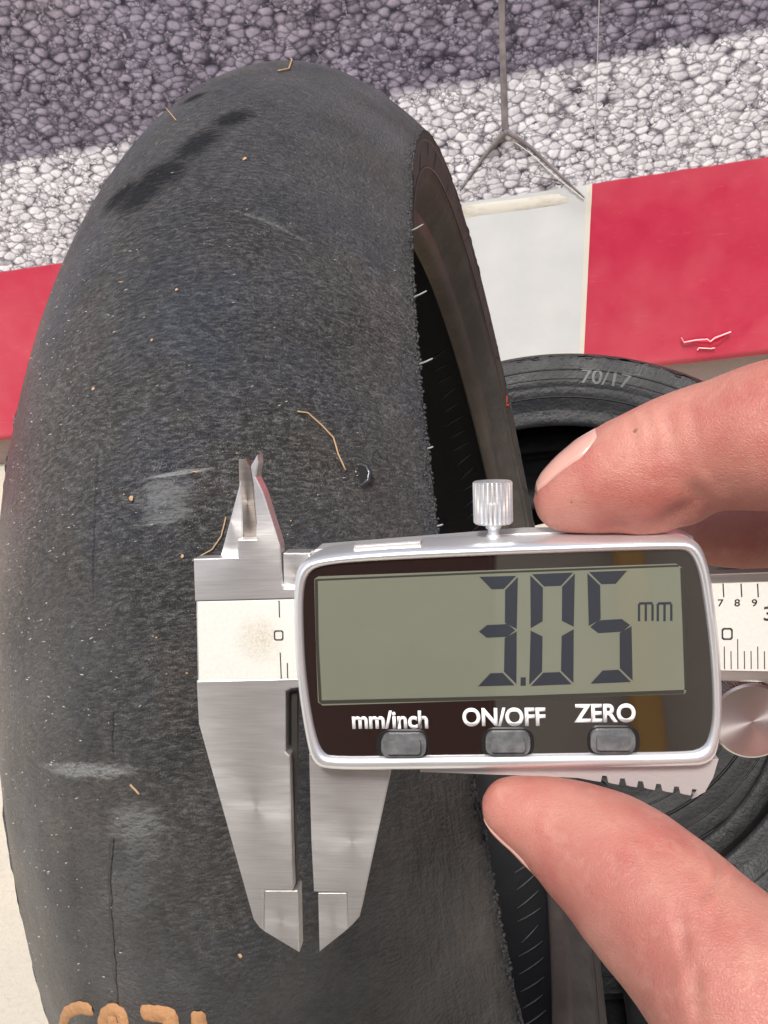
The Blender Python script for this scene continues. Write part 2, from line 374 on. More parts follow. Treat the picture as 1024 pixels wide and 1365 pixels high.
soft = kb.ramp(fN, .86, .36)
body = kb.mth('MULTIPLY', soft, kb.ramp(gN, .0, .18, .50, 1.0))
tone = kb.mth('ADD', kb.mth('ADD', kb.mth('MULTIPLY', cS, .40), kb.mth('MULTIPLY', fS, .75)), grain)
warm = kb.ramp(kb.noise(bo, 3.0, 2), .45, .62)
top_ = kb.ramp(above(L1), .05, .22)
vA = kb.mth('ADD', kb.mth('ADD', .26, tone), kb.mth('MULTIPLY', top_, .10), clamp=True)
dcolA = kb.mix(vA, (0.085, 0.072, 0.100), (0.45, 0.40, 0.49))
dcolA = kb.mix(kb.mth('MULTIPLY', kb.mth('MULTIPLY', warm, top_), .75), dcolA, kb.mix(vA, (0.06, 0.048, 0.05), (0.46, 0.38, 0.38)))
dcol = kb.mix(body, (0.022, 0.017, 0.030), dcolA)
vL = kb.mth('ADD', .50, tone, clamp=True)
lcolA = kb.mix(vL, (0.30, 0.265, 0.31), (0.88, 0.86, 0.87))
bodyL = kb.mth('MULTIPLY', kb.ramp(fN, .92, .46), kb.ramp(gN, -.01, .15, .45, 1.0))
lcol = kb.mix(bodyL, (0.050, 0.042, 0.060), lcolA)
a_, b_ = wall_pt(788, 240), wall_pt(777, 470)
slx = (b_[0] - a_[0]) / (b_[1] - a_[1])
edge = kb.mth('SUBTRACT', bx, kb.mth('ADD', a_[0], kb.mth('MULTIPLY', kb.mth('SUBTRACT', bz, a_[1]), slx)))
wleft = wall_pt(520, 300)[0]
isw = kb.mth('MULTIPLY', kb.mth('LESS_THAN', edge, 0), kb.mth('GREATER_THAN', bx, wleft))
red = kb.mix(kb.ramp(kb.noise(bo, 9, 5, .65), .40, .75), (0.52, 0.015, 0.060), (0.57, 0.040, 0.085))
red = kb.mix(kb.ramp(kb.noise(kb.mapping(bo, loc=(.35, 0, .1)), 3.2, 4, .6), .42, .66), red, (0.60, 0.095, 0.125))
scuff = kb.mth('MULTIPLY', kb.ramp(kb.noise(kb.mapping(bo, scale=(.4, 1, 2.5)), 70, 5, .75), .60, .78), .30)
red = kb.mix(scuff, red, (0.70, 0.30, 0.33))
wht = kb.mix(kb.ramp(kb.noise(bo, 12, 4), .35, .7), (0.70, 0.71, 0.70), (0.62, 0.64, 0.64))
cream = kb.mth('MULTIPLY', kb.mth('GREATER_THAN', edge, -.0085), kb.mth('LESS_THAN', edge, 0))
wht = kb.mix(cream, wht, (0.74, 0.70, 0.60))
kcol = kb.mix(isw, red, wht)
col = kb.mix(d2, kcol, kb.mix(d1, lcol, dcol))
M_PRINT = kb.set(Base_Color=col, Roughness=kb.ramp(kb.noise(bo, 8, 3), .3, .7, .34, .46), Normal=kb.bump(kb.noise(bo, 7, 2), .006, .5))

x0, x1, zt = -2.1, 2.3, 1.72
dpx = .0085; nx_ = int((x1 - x0) / .012)
gx = np.linspace(x0, x1, nx_); nz_ = 130
crA = [wall_pt(667, -60), wall_pt(672, 162)]; crB = [wall_pt(672, 162), wall_pt(612, 250)]; crC = [wall_pt(676, 170), wall_pt(779, 262)]
crD = [wall_pt(798, -60), wall_pt(790, 240)]
def sdist(X, Z, seg):
    (ax, az), (bx_, bz_) = seg; vx, vz = bx_ - ax, bz_ - az
    t = np.clip(((X - ax) * vx + (Z - az) * vz) / (vx * vx + vz * vz), 0, 1)
    return np.hypot(X - ax - t * vx, Z - az - t * vz)
tz = np.linspace(0, 1, nz_)
XX, TT = np.meshgrid(gx, tz, indexing='ij')
ZBOT = zb0[1] + (XX - zb0[0]) * (zb1[1] - zb0[1]) / (zb1[0] - zb0[0])
ZZ = ZBOT + TT * (zt - ZBOT)
bulge = .0015 * np.sin(XX * 5 + 1) * np.sin(ZZ * 6)
for seg, a, wd in ((crA, .0035, .018), (crB, .0035, .014), (crC, .0035, .014), (crD, .001, .012)):
    bulge += a * np.exp(-(sdist(XX, ZZ, seg) / wd) ** 2)
YF = -.012 - bulge
Vf = np.stack([XX, YF, ZZ], 2).reshape(-1, 3); Vb = np.stack([XX, YF + .002, ZZ], 2).reshape(-1, 3)
N = len(Vf); V = np.concatenate([Vf, Vb]).tolist()
ii, jj = np.meshgrid(np.arange(nx_ - 1), np.arange(nz_ - 1), indexing='ij'); q = (ii * nz_ + jj).ravel()
Fq = np.stack([q, q + nz_, q + nz_ + 1, q + 1], 1); Fb = np.stack([q + 1, q + nz_ + 1, q + nz_, q], 1) + N
per = [i * nz_ for i in range(nx_)] + [(nx_ - 1) * nz_ + j for j in range(1, nz_)] + [i * nz_ + nz_ - 1 for i in range(nx_ - 2, -1, -1)] + [j for j in range(nz_ - 2, 0, -1)]
Fe = [(per[(i + 1) % len(per)], per[i], per[i] + N, per[(i + 1) % len(per)] + N) for i in range(len(per))]
banner = mesh_obj('printed_banner', V, Fq.tolist() + Fb.tolist() + Fe, M_PRINT)
banner.location = (0, YW, 0)
tag(banner, 'vinyl banner printed with gravel bands over a red and white kerb, on the wall', 'banner')
def banner_ribbon(name, pts, width, lift, mat, thick=.0012):
    """flat strip lying on the banner along picture points"""
    P = [wall_pt(*p) for p in pts]; bm = bmesh.new(); rows = []
    for i, p in enumerate(P):
        a, b = P[max(i - 1, 0)], P[min(i + 1, len(P) - 1)]
        t = Vector((b[0] - a[0], 0, b[1] - a[1])).normalized(); nn = Vector((-t.z, 0, t.x)); w = width[i] if hasattr(width, '__len__') else width
        y = -.0125 - lift - float(sum(a2 * math.exp(-(float(sdist(np.array(p[0]), np.array(p[1]), s2)) / w2) ** 2) for s2, a2, w2 in ((crA, .0035, .018), (crB, .0035, .014), (crC, .0035, .014), (crD, .001, .012))))
        c = Vector((p[0], y, p[1]))
        rows.append([bm.verts.new(c - nn * w + Vector((0, thick * 1.2, 0))), bm.verts.new(c - nn * w * .8 - Vector((0, thick * .3, 0))), bm.verts.new(c - Vector((0, thick, 0))), bm.verts.new(c + nn * w * .8 - Vector((0, thick * .3, 0))), bm.verts.new(c + nn * w + Vector((0, thick * 1.2, 0)))])
    for r, s in zip(rows, rows[1:]):
        for j in range(4): bm.faces.new((r[j], r[j + 1], s[j + 1], s[j]))
    bmesh.ops.recalc_face_normals(bm, faces=bm.faces)
    o = bm_obj(name, bm, mat, banner, True); return o
kc = NT('dark_fold'); co = kc.coord()  # dark grey-brown tone for the fold strips
M_FOLD = kc.set(Base_Color=kc.mix(kc.ramp(kc.noise(co, 40, 3, .6), .35, .7), (0.13, 0.11, 0.115), (0.26, 0.225, 0.215)), Roughness=.6)
kc = NT('cream_tape'); co = kc.coord()
M_TAPE = kc.set(Base_Color=kc.mix(kc.ramp(kc.noise(kc.mapping(co, scale=(1, 1, 3)), 22, 5, .7), .45, .72), (0.74, 0.71, 0.62), (0.52, 0.47, 0.38)), Roughness=.5)
M_SEAM = plain('banner_seam', (0.42, 0.39, 0.38), .5)
M_LIP = plain('torn_vinyl_edge', (0.80, 0.42, 0.42), .45); M_TORN = plain('torn_vinyl_red', (0.66, 0.015, 0.06), .4)
banner_ribbon('fold_crease', [(667, -40), (669, 60), (672, 168)], [.0045, .0045, .005], .0002, M_FOLD, .0005)
banner_ribbon('fold_crease', [(672, 172), (645, 205), (613, 250)], [.005, .0028, .001], .0002, M_FOLD, .0005)
banner_ribbon('fold_crease', [(676, 172), (705, 192), (740, 225), (777, 259)], [.004, .0028, .0025, .001], .0002, M_FOLD, .0005)
banner_ribbon('fold_edge', [(682, 184), (705, 200), (738, 231), (776, 261)], .0008, .0012, M_WHITEBIT, .0004)
banner_ribbon('seam_line', [(798, -40), (794, 100), (790, 238)], .0008, .0, M_SEAM, .0003)
banner_ribbon('cream_tape', [(596, 284), (640, 276), (700, 269), (750, 261), (784, 253)], [.011, .0115, .011, .0095, .008], .0002, M_TAPE, .0004)
banner_ribbon('torn_edge', [(905, 444), (909, 451), (925, 448), (940, 447), (944, 450), (950, 445), (971, 437)], .0010, .004, M_LIP)
banner_ribbon('torn_patch', [(920, 450), (930, 454), (945, 455), (955, 451), (968, 441)], [.0018, .0045, .0065, .008, .003], .0004, M_TORN, .0008)
banner_ribbon('torn_edge', [(927, 462), (929, 459), (945, 460), (950, 459)], .0008, .002, M_LIP)

# the lane wall behind the photographer, mirrored in the caliper's panel
kl = NT('beige_lane_wall'); lo = kl.coord()
M_LANE = kl.set(Base_Color=kl.mix(kl.ramp(kl.noise(lo, 2, 5), .35, .65), (0.52, 0.455, 0.36), (0.46, 0.40, 0.31)), Roughness=.8)
bm = bmesh.new(); box_bm(bm, (0, -2.6, 1.15), (9, .2, 2.3))
tag(bm_obj('lane_wall', bm, M_LANE), 'beige wall across the lane, mirrored in the caliper panel', 'wall')
bm = bmesh.new(); box_bm(bm, (0.40, -2.42, 1.15), (.09, .09, 2.29)); bmesh.ops.bevel(bm, geom=bm.edges[:], offset=.01, segments=2, affect='EDGES')
tag(bm_obj('yellow_post', bm, plain('ochre_paint', (0.62, 0.33, 0.05), .5)), 'ochre yellow post by the beige wall, mirrored in the panel', 'post')

# ------------------------------------------------------------------ main tyre
tyre = empty('slick_tyre', T1M, 'worn slick tyre standing upright, smooth black tread towards the viewer', 'tyre')
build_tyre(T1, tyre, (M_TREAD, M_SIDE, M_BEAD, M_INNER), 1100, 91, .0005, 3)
def px_theta_far(px, py, x, lo=-1.2, hi=4.8):
    """angle on the right-hand sidewall circle nearest a picture point"""
    return None
# slanted cuts and ridges on the right sidewall
so = T1.side(); 
def side_pt(b, th, lift=0.0):
    """point on the right sidewall; b = 1 at the tread edge, 0 at the bead"""
    P = np.array(T1.side() + T1.side2()[1:]); r = T1.Rb + (T1.Re - T1.Rb) * b
    x = float(np.interp(r, P[::-1, 1], P[::-1, 0])); return Vector(T1.pt(th, x + lift, r))
M_CUT = plain('moulding_cut', (0.014, 0.011, 0.010), .6)
M_RIDGE = rubber('moulding_ridge', (0.060, 0.046, 0.036), (0.045, 0.035, 0.028), .45, 300, .0002)
proto = None
for i in range(17):
    th = R_(-72 + i * 9.3 + (1.2 if i % 3 == 0 else 0)); long_ = i % 3
    bm = bmesh.new(); b0, b1, sh = ((.93, .60, .05), (.90, .74, .012), (.80, .60, .02))[long_]
    tube_bm(bm, [side_pt(b0 + (b1 - b0) * q, th + sh * q, .00005) for q in np.linspace(0, 1, 5)], [.00012, .0003, .00034, .0003, .00012], 6)
    bm_obj('sidewall_cut', bm, M_CUT, tyre, True)
bm = bmesh.new(); tube_bm(bm, [side_pt(.60, R_(a), .0001) for a in range(-170, 190, 2)], .0006, 6); bm_obj('moulding_ring', bm, M_RIDGE, tyre, True)
bm = bmesh.new(); tube_bm(bm, [side_pt(.90, R_(a), -.0001) for a in range(-170, 190, 2)], .0004, 6); bm_obj('moulding_ring', bm, M_RIDGE, tyre, True)
M_RED = plain('red_crayon_mark', (0.55, 0.05, 0.03), .6)
bm = bmesh.new(); tube_bm(bm, [side_pt(q, R_(-52.5) + dq, .0004) for q, dq in ((.86, 0), (.76, .012), (.66, .022))], [.0005, .0009, .0004], 6); bm_obj('red_mark', bm, M_RED, tyre, True)
bm = bmesh.new(); tube_bm(bm, [side_pt(q, R_(-50.5) + dq, .0004) for q, dq in ((.84, .004), (.68, -.012))], [.0004, .0003], 6); bm_obj('red_mark', bm, M_RED, tyre, True)
# short ridges moulded on the inner liner (far side of the hollow)
def liner_ridge(xc, half, th, tilt):
    bm = bmesh.new()
    P = []
    for q in (-1, -.3, .3, 1):
        x = xc + q * half; P.append(T1.pt(th + tilt * q, x, float(T1.rad(x * .0687 / .061)) - .0113))
    tube_bm(bm, P, [.00025, .0005, .0005, .00025], 5); return bm
M_LRIDGE = plain('liner_ridge', (0.17, 0.17, 0.17), .35)
for i in range(68):
    th = R_(-44 - i * 2.55)
    for xc, hf in ((.016, .009), (-.026, .0075)):
        if xc < 0 and i % 5 == 4: continue
        bm_obj('liner_ridge', liner_ridge(xc, hf * random.uniform(.75, 1.1), th + random.uniform(-.004, .004), random.uniform(.01, .02)), M_LRIDGE, tyre, True)
# vent hairs standing out of the worn right edge
for px, py, ln in ((546, 304, .0045), (551, 393, .0042), (558, 483, .0042), (572, 597, .0015), (578, 700, .0016)):
    th, _ = tyre_hit(px - 4, py); e = Vector(T1.pt(th, T1.w, T1.Re)); d = Vector((1.0, 0, 0)) + Vector(T1.pt(th, 0, 1)) * .25
    bm = bmesh.new(); tube_bm(bm, [e - d * .001, e + d * ln * .5, e + d * ln + Vector((0, 0, ln * .04))], [.0003, .00026, .0002], 6); bm_obj('vent_hair', bm, M_NUB, tyre, True)
# crumbs of torn rubber along the worn edge
bm = bmesh.new()
for i in range(1500):
    th = R_(random.uniform(25, 128)); x = T1.w - abs(random.gauss(0, .0008)) + .0004
    c = Vector(T1.pt(th, x, float(T1.rad(min(x, T1.w))) - random.uniform(-.0002, .0006))); r = random.uniform(.00015, .0005)
    M_ = Matrix.Translation(c) @ Matrix.Rotation(random.uniform(0, 6), 4, Vector((random.random(), random.random(), 1)).normalized()) @ Matrix.Diagonal((r * random.uniform(.7, 1.5), r, r * random.uniform(.7, 1.8), 1))
    bmesh.ops.create_icosphere(bm, subdivisions=1, radius=1, matrix=M_)
o = bm_obj('rubber_crumb', bm, M_CRUMB, tyre, True); o['kind'] = 'stuff'
# pale grit stuck to the tread
def grit(n, area, rr, mat):
    bm = bmesh.new()
    for i in range(n):
        px, py = area(); th, x = tyre_hit(px, py)
        if abs(x) > T1.w * .985: continue
        c = tread_pt(th, x, .0001); r = random.uniform(*rr); e = random.choice((1, 1, 1.6, 3.0))
        nm = Vector(T1.pt(th, 0, 1)); M_ = Matrix.Translation(c) @ nm.to_track_quat('Z', 'X').to_matrix().to_4x4() @ Matrix.Rotation(random.uniform(-.6, .6), 4, 'Z') @ Matrix.Diagonal((r * .7, r * e, r * .5, 1))
        bmesh.ops.create_icosphere(bm, subdivisions=1, radius=1, matrix=M_)
    o = bm_obj('grit', bm, mat, tyre); o['kind'] = 'stuff'
def a_left():
    y = random.uniform(300, 1350); lx = 60 * max(0, (700 - y) / 300) ** 1.15 + (0 if y < 1100 else (y - 1100) * .1)
    return lx + 4 + abs(random.gauss(0, 55)), y
grit(420, a_left, (.00008, .00021), M_GRIT)
grit(260, lambda: (random.uniform(60, 540), random.uniform(110, 1000)), (.00007, .00018), M_GRIT)
grit(14, lambda: (random.uniform(40, 540), random.uniform(90, 1000)), (.00015, .00032), M_LEAF)
# little hole with torn rim
th, x = tyre_hit(480, 633); bm = bmesh.new(); cc = tread_pt(th, x, .0002); nm = Vector(T1.pt(th, 0, 1)); tx = Vector((1, 0, 0)); ty = nm.cross(tx)
hole_pt = lambda a, r, l: cc + (tx * math.cos(a) + ty * math.sin(a) * 1.15) * r + nm * l
rings = [(.0031, -.0002), (.0026, .00025), (.0022, .00025), (.0019, -.00005)]
vs = [[bm.verts.new(hole_pt(2 * math.pi * k / 18, r * (1 + .07 * math.sin(3.1 * k + r * 900)), l)) for k in range(18)] for r, l in rings]
for a, b in zip(vs, vs[1:]):
    for k in range(18): bm.faces.new((a[k], a[(k + 1) % 18], b[(k + 1) % 18], b[k]))
bm_obj('torn_rim', bm, plain('wet_black_rubber', (0.02, 0.02, 0.022), .18), tyre, True)
bm = bmesh.new(); v0 = bm.verts.new(hole_pt(0, 0, -.0001)); vv = [bm.verts.new(hole_pt(2 * math.pi * k / 14, .0021, .00012)) for k in range(14)]
for k in range(14): bm.faces.new((v0, vv[k], vv[(k + 1) % 14]))
bm_obj('puncture', bm, plain('hole_black', (0.004, 0.004, 0.004), .9), tyre, True)
bm = bmesh.new(); bmesh.ops.create_icosphere(bm, subdivisions=2, radius=.0005, matrix=Matrix.Translation(hole_pt(2.6, .0012, .0003))); bm_obj('hole_chip', bm, M_NUB, tyre, True)
# raised tan figures near the bottom of the tread (only their tops are in the picture)
def stroke(pts, wpx):
    P = []
    for a, b in zip(pts, pts[1:]):
        for q in np.linspace(0, 1, 6, endpoint=False): P.append((a[0] + (b[0] - a[0]) * q, a[1] + (b[1] - a[1]) * q))
    P.append(pts[-1])
    for _ in range(2): P = [P[0]] + [((P[i - 1][0] + 2 * P[i][0] + P[i + 1][0]) / 4, (P[i - 1][1] + 2 * P[i][1] + P[i + 1][1]) / 4) for i in range(1, len(P) - 1)] + [P[-1]]
    C = [tyre_hit(*p) for p in P]; pos = [tread_pt(t, x, 0) for t, x in C]; nms = [Vector(T1.pt(t, 0, 1)) for t, x in C]
    w = wpx / FPX * .235 / 2; bm = bmesh.new(); rows = []
    n = len(pos)
    for i in range(n):
        t = (pos[min(i + 1, n - 1)] - pos[max(i - 1, 0)]).normalized(); s = t.cross(nms[i]).normalized(); k = min(1, (min(i, n - 1 - i) + .6) / 2.2) ** .5
        rows.append([bm.verts.new(pos[i] + s * w * a * k * (1 + .06 * math.sin(i * 1.7)) + nms[i] * (h * k - .0002)) for a, h in ((-1, 0), (-.85, .0004), (-.4, .0007), (0, .0008), (.4, .0007), (.85, .0004), (1, 0))])
    for r, s in zip(rows, rows[1:]):
        for j in range(6): bm.faces.new((r[j], r[j + 1], s[j + 1], s[j]))
    bmesh.ops.recalc_face_normals(bm, faces=bm.faces)
    return bm
for pts, wp in ((((90, 1392), (86, 1365), (92, 1350), (106, 1344), (124, 1347)), 17), (((146, 1392), (138, 1370), (142, 1352), (154, 1346), (165, 1352), (167, 1368), (160, 1390)), 17), (((150, 1352), (154, 1370), (152, 1388)), 16), (((188, 1350), (205, 1351), (228, 1353), (229, 1372), (222, 1392)), 20), (((264, 1347), (266, 1368), (268, 1392)), 18)):
    bm_obj('tan_figure', stroke(pts, wp), M_PAINT, tyre, True)
# dry bits lying on the tread
def on_tread(px, py, lift=.0006): t, x = tyre_hit(px, py); return tyre.matrix_world @ tread_pt(t, x, lift)
bpy.context.view_layer.update()
def wisp(name, pts, r, label, cat, mat=M_STRAW, sub=4, group=None):
    P = []
    for a, b in zip(pts, pts[1:]):
        for q in np.linspace(0, 1, sub, endpoint=False): P.append((a[0] + (b[0] - a[0]) * q, a[1] + (b[1] - a[1]) * q))
    P.append(pts[-1]); P = [on_tread(*p) for p in P]
    base = P[0].copy(); bm = bmesh.new(); tube_bm(bm, [p - base for p in P], r, 6); o = bm_obj(name, bm, mat, None, True); o.location = base
    return tag(o, label, cat, group)
wisp('straw_wisp', [(398, 550), (412, 552), (430, 568), (446, 585), (452, 606), (462, 628)], .00022, 'curved dry straw wisp lying on the tread above the small hole', 'straw')
wisp('straw_wisp', [(372, 97), (386, 94), (390, 82), (387, 77)], .00035, 'bent straw bit at the very top of the slick tyre', 'straw')
wisp('straw_wisp', [(258, 748), (285, 733), (297, 715), (303, 690)], .00016, 'thin pale hair on the tread beside the caliper jaw tips', 'straw')
wisp('straw_wisp', [(176, 1045), (188, 1058)], .00025, 'short pale straw under the long chalky scuff', 'straw')
wisp('straw_wisp', [(222, 146), (236, 163)], .0002, 'hair thin straw near the upper dark skid patch', 'straw')
def leaf(px, py, r, label):
    c = on_tread(px, py, .0005); t, x = tyre_hit(px, py); nmw = (tyre.matrix_world.to_3x3() @ Vector(T1.pt(t, 0, 1))).normalized(); q = nmw.to_track_quat('Z', 'Y').to_matrix()
    bm = bmesh.new(); n = 9; top = bm.verts.new(q @ Vector((0, 0, r * .5)))
    ring = [bm.verts.new(q @ Vector((math.cos(6.283 * k / n) * r * (.6 + .5 * random.random()), math.sin(6.283 * k / n) * r * (.6 + .5 * random.random()), r * .25 * random.random()))) for k in range(n)]
    bot = bm.verts.new(q @ Vector((0, 0, -r * .3)))
    for k in range(n): bm.faces.new((top, ring[k], ring[(k + 1) % n])); bm.faces.new((bot, ring[(k + 1) % n], ring[k]))
    o = bm_obj('leaf_bit', bm, M_LEAF); o.location = c; tag(o, label, 'leaf bit')
leaf(327, 214, .0008, 'pale leaf flake right of the long skid patch on the tread')
leaf(177, 665, .0007, 'tan leaf crumb left of the round chalky scuff on the tread')
leaf(126, 520, .0005, 'tan crumb alone on the left part of the tread')
leaf(237, 388, .0005, 'orange flake on the upper middle of the tread')
leaf(204, 455, .00045, 'orange flake in the middle left of the tread')
leaf(322, 1272, .0006, 'tan crumb below the caliper jaw tips on the tread')
leaf(245, 742, .0005, 'pale crumb beside the upper corner of the caliper head')

# ------------------------------------------------------------------ tyres lying on the floor
T2 = Tyre(.314, .295, .226, .062, .048, 2.2)
C2 = ray(744, 870) * .835; ax2 = nrm(-C2 + np.array([0.0, -.03, .0]))      # leans back behind the slick tyre
ax2w = CD(ax2); zz = Vector((0, 0, 1)); up2 = (zz - ax2w * zz.dot(ax2w)).normalized(); sd2 = up2.cross(ax2w)
far_t = empty('road_tyre', axes_matrix(ax2w, sd2, up2, CW(C2)), 'grey used tyre leaning back behind the slick tyre, its hollow facing the viewer', 'tyre')
build_tyre(T2, far_t, (M_OLD, M_OLDSIDE, M_OLDSIDE, M_INNER), 420, 35, .0014, 5)
for b_, w_r in ((.80, .0009), (.66, .0006), (.40, .0008)):
    bm = bmesh.new(); PS = np.array(T2.side() + T2.side2()[1:]); rr0 = T2.Rb + (T2.Re - T2.Rb) * b_; xx0 = float(np.interp(rr0, PS[::-1, 1], PS[::-1, 0]))
    tube_bm(bm, [T2.pt(R_(a), xx0 + .0001, rr0) for a in range(-180, 182, 2)], w_r, 6); bm_obj('moulding_ring', bm, M_OLDSIDE, far_t, True)
bm = bmesh.new()
for i in range(260):
    th = R_(random.uniform(-60, 150)); c = Vector(T2.pt(th, T2.w - .001 + random.gauss(0, .0008), T2.Re - random.uniform(-.001, .003))); rr1 = random.uniform(.0006, .0018)
    bmesh.ops.create_icosphere(bm, subdivisions=1, radius=1, matrix=Matrix.Translation(c) @ Matrix.Rotation(th, 4, 'X') @ Matrix.Diagonal((rr1 * .6, rr1 * random.uniform(1, 3.5), rr1 * .6, 1)))
o = bm_obj('rubber_crumb', bm, M_OLD, far_t, True); o['kind'] = 'stuff'
C3 = C2 - ax2 * .13 + np.array([.012, -.02, 0])
rear_t = empty('road_tyre', axes_matrix(ax2w, sd2, up2, CW(C3)), 'dark used tyre stacked behind the leaning grey tyre, seen only through its hollow', 'tyre')
T4 = Tyre(.300, .280, .150, .062, .050, 2.2)
build_tyre(T4, rear_t, (M_BLACKRUB, M_BLACKRUB, M_BLACKRUB, M_INNER), 300, 31, .001, 8)
for b_, w_r in ((.9, .0016), (.8, .001), (.68, .0018), (.56, .001), (.42, .0016), (.3, .001)):
    bm = bmesh.new(); PS = np.array(T4.side() + T4.side2()[1:]); rr0 = T4.Rb + (T4.Re - T4.Rb) * b_; xx0 = float(np.interp(rr0, PS[::-1, 1], PS[::-1, 0]))
    tube_bm(bm, [T4.pt(R_(a), xx0 + .0003, rr0) for a in range(-180, 182, 3)], w_r, 6); bm_obj('moulding_ring', bm, M_BLACKRUB if w_r > .0012 else M_OLD, rear_t, True)
T3 = Tyre(.295, .27, .185, .082, .060, 2.2)
low_t = empty('road_tyre', Matrix.Translation((-.085, .29, .083)) @ Matrix(((0, 1, 0, 0), (0, 0, 1, 0), (1, 0, 0, 0), (0, 0, 0, 1))), 'used tyre lying flat on the floor under the slick tyre', 'tyre')
build_tyre(T3, low_t, (M_OLD, M_OLD, M_BLACKRUB, M_INNER), 300, 31, .001, 11)
# worn lettering on the sidewall of the far tyre
def arc_text(T, root, body, size, th0, b, mat, name='raised_lettering', sg=1):
    cu = bpy.data.curves.new('t', 'FONT'); cu.body = body; cu.size = size; cu.extrude = .0004; cu.offset = size * .012; cu.align_x = 'CENTER'
    ob = bpy.data.objects.new('t', cu); COL.objects.link(ob); dg = bpy.context.evaluated_depsgraph_get(); dg.update()
    me = bpy.data.meshes.new_from_object(ob.evaluated_get(dg)); bpy.data.objects.remove(ob)
    P = np.array(T.side() + T.side2()[1:]); r0 = T.Rb + (T.Re - T.Rb) * b
    for v in me.vertices:
        r = r0 + v.co.y; x = float(np.interp(r, P[::-1, 1], P[::-1, 0])) + v.co.z + .0004; th = th0 - v.co.x / r0
        v.co = Vector(T.pt(th, x * sg, r))
    me.materials.append(mat); o = bpy.data.objects.new(name, me); COL.objects.link(o); o.parent = root; return o
M_LET = rubber('worn_lettering', (0.075, 0.075, 0.075), (0.04, 0.042, 0.045), .5, 300, .0003, .3)

arc_text(T2, far_t, '70/17', .021, R_(-8), .60, M_LET)

# ------------------------------------------------------------------ digital caliper
CO = ray(675, 875) * .122
cu_ = nrm(np.array([math.cos(R_(7)), -.022, -math.sin(R_(7))])); cv_ = np.array([0, -math.cos(R_(7)), -math.sin(R_(7))]); cv_ = nrm(cv_ - cu_ * (cv_ @ cu_)); cw_ = np.cross(cu_, cv_)
if cw_[2] > 0: cw_ = -cw_
CALM = axes_matrix(CD(cu_), CD(cv_), CD(cw_), CW(CO))
def P(px, py, h=0.0):
    """picture point -> caliper axes on the plane h metres in front of the panel plane"""
    d = ray(px, py); o = CO + cw_ * h; t = (o @ cw_) / (d @ cw_); p = d * t - CO
    return (float(p @ cu_), float(p @ cv_))
cal = empty('digital_caliper', CALM, 'steel digital caliper held in front of the tyre, its display reading 3.05 mm', 'caliper')
mm = .001
def brushed(name, c1, c2, rough, rot=0.0, st=(60, 1600, 60), bumpd=.00006, metal=1.0):
    k = NT(name); o = k.coord(); v = k.mapping(o, rot=(0, 0, rot), scale=st)
    n = k.noise(v, 1.0, 4, .6); f = k.noise(o, 60, 3)
    n2 = k.noise(k.mapping(o, rot=(0, 0, rot + .25), scale=(st[0] * .8, st[1] * .12, 60)), 1.0, 4, .6)
    return k.set(Base_Color=k.mix(k.mth('ADD', k.mth('MULTIPLY', k.ramp(n, .3, .7), .55), k.mth('MULTIPLY', k.ramp(f, .3, .7), .45)), c1, c2), Anisotropic=.5, Metallic=metal, Roughness=k.ramp(n2, .25, .75, rough - .05, rough + .07), Normal=k.bump(n, bumpd, .6))
M_STEEL = brushed('brushed_steel', (0.70, 0.685, 0.665), (0.95, 0.945, 0.93), .33, 0.12, (160, 5200, 60), .00002, .86)
M_STEELV = brushed('ground_steel', (0.76, 0.75, 0.73), (0.95, 0.945, 0.93), .33, 0.0, (160, 5200, 60), .00002, .86)
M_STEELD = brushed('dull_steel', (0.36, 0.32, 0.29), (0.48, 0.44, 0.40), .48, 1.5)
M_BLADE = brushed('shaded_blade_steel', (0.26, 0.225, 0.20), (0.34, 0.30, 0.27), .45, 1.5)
M_DARKGAP = plain('gap_shade_steel', (0.06, 0.055, 0.05), .45, .6)  # dark tone paints the shadow in the jaw slot and along its edge
M_CHROME = brushed('satin_chrome', (0.74, 0.75, 0.76), (0.82, 0.82, 0.82), .34, 0, (30, 30, 30), .00001, .75)
M_SHELL = NT('silver_plastic'); _o = M_SHELL.coord()
M_SHELL = M_SHELL.set(Base_Color=(0.60, 0.58, 0.57), Metallic=.55, Roughness=.36, Normal=M_SHELL.bump(M_SHELL.noise(_o, 3000, 2), .00003))
ks = NT('etched_scale'); so_ = ks.coord(); sx = ks.sep(so_)
st0 = P(347, 852, -.0052)
du = ks.mth('SUBTRACT', sx[0], st0[0]); dv = ks.mth('SUBTRACT', sx[1], st0[1])
rad_ = ks.mth('SQRT', ks.mth('ADD', ks.mth('MULTIPLY', du, du), ks.mth('MULTIPLY', dv, dv)))
stain = ks.mth('MULTIPLY', ks.ramp(ks.mth('ADD', rad_, ks.mth('MULTIPLY', ks.noise(so_, 700, 4, .7), .0035)), .0065, .0012), ks.ramp(ks.noise(so_, 3200, 3, .8), .35, .65))
M_SCALE = ks.set(Base_Color=ks.mix(ks.mth('MULTIPLY', stain, .75), ks.mix(ks.noise(so_, 1800, 3), (0.62, 0.61, 0.55), (0.76, 0.75, 0.70)), (0.36, 0.25, 0.10)), Metallic=.25, Roughness=.5, Normal=ks.bump(ks.noise(so_, 4200, 2), .00003))
M_INK = plain('etched_black', (0.02, 0.02, 0.022), .6)

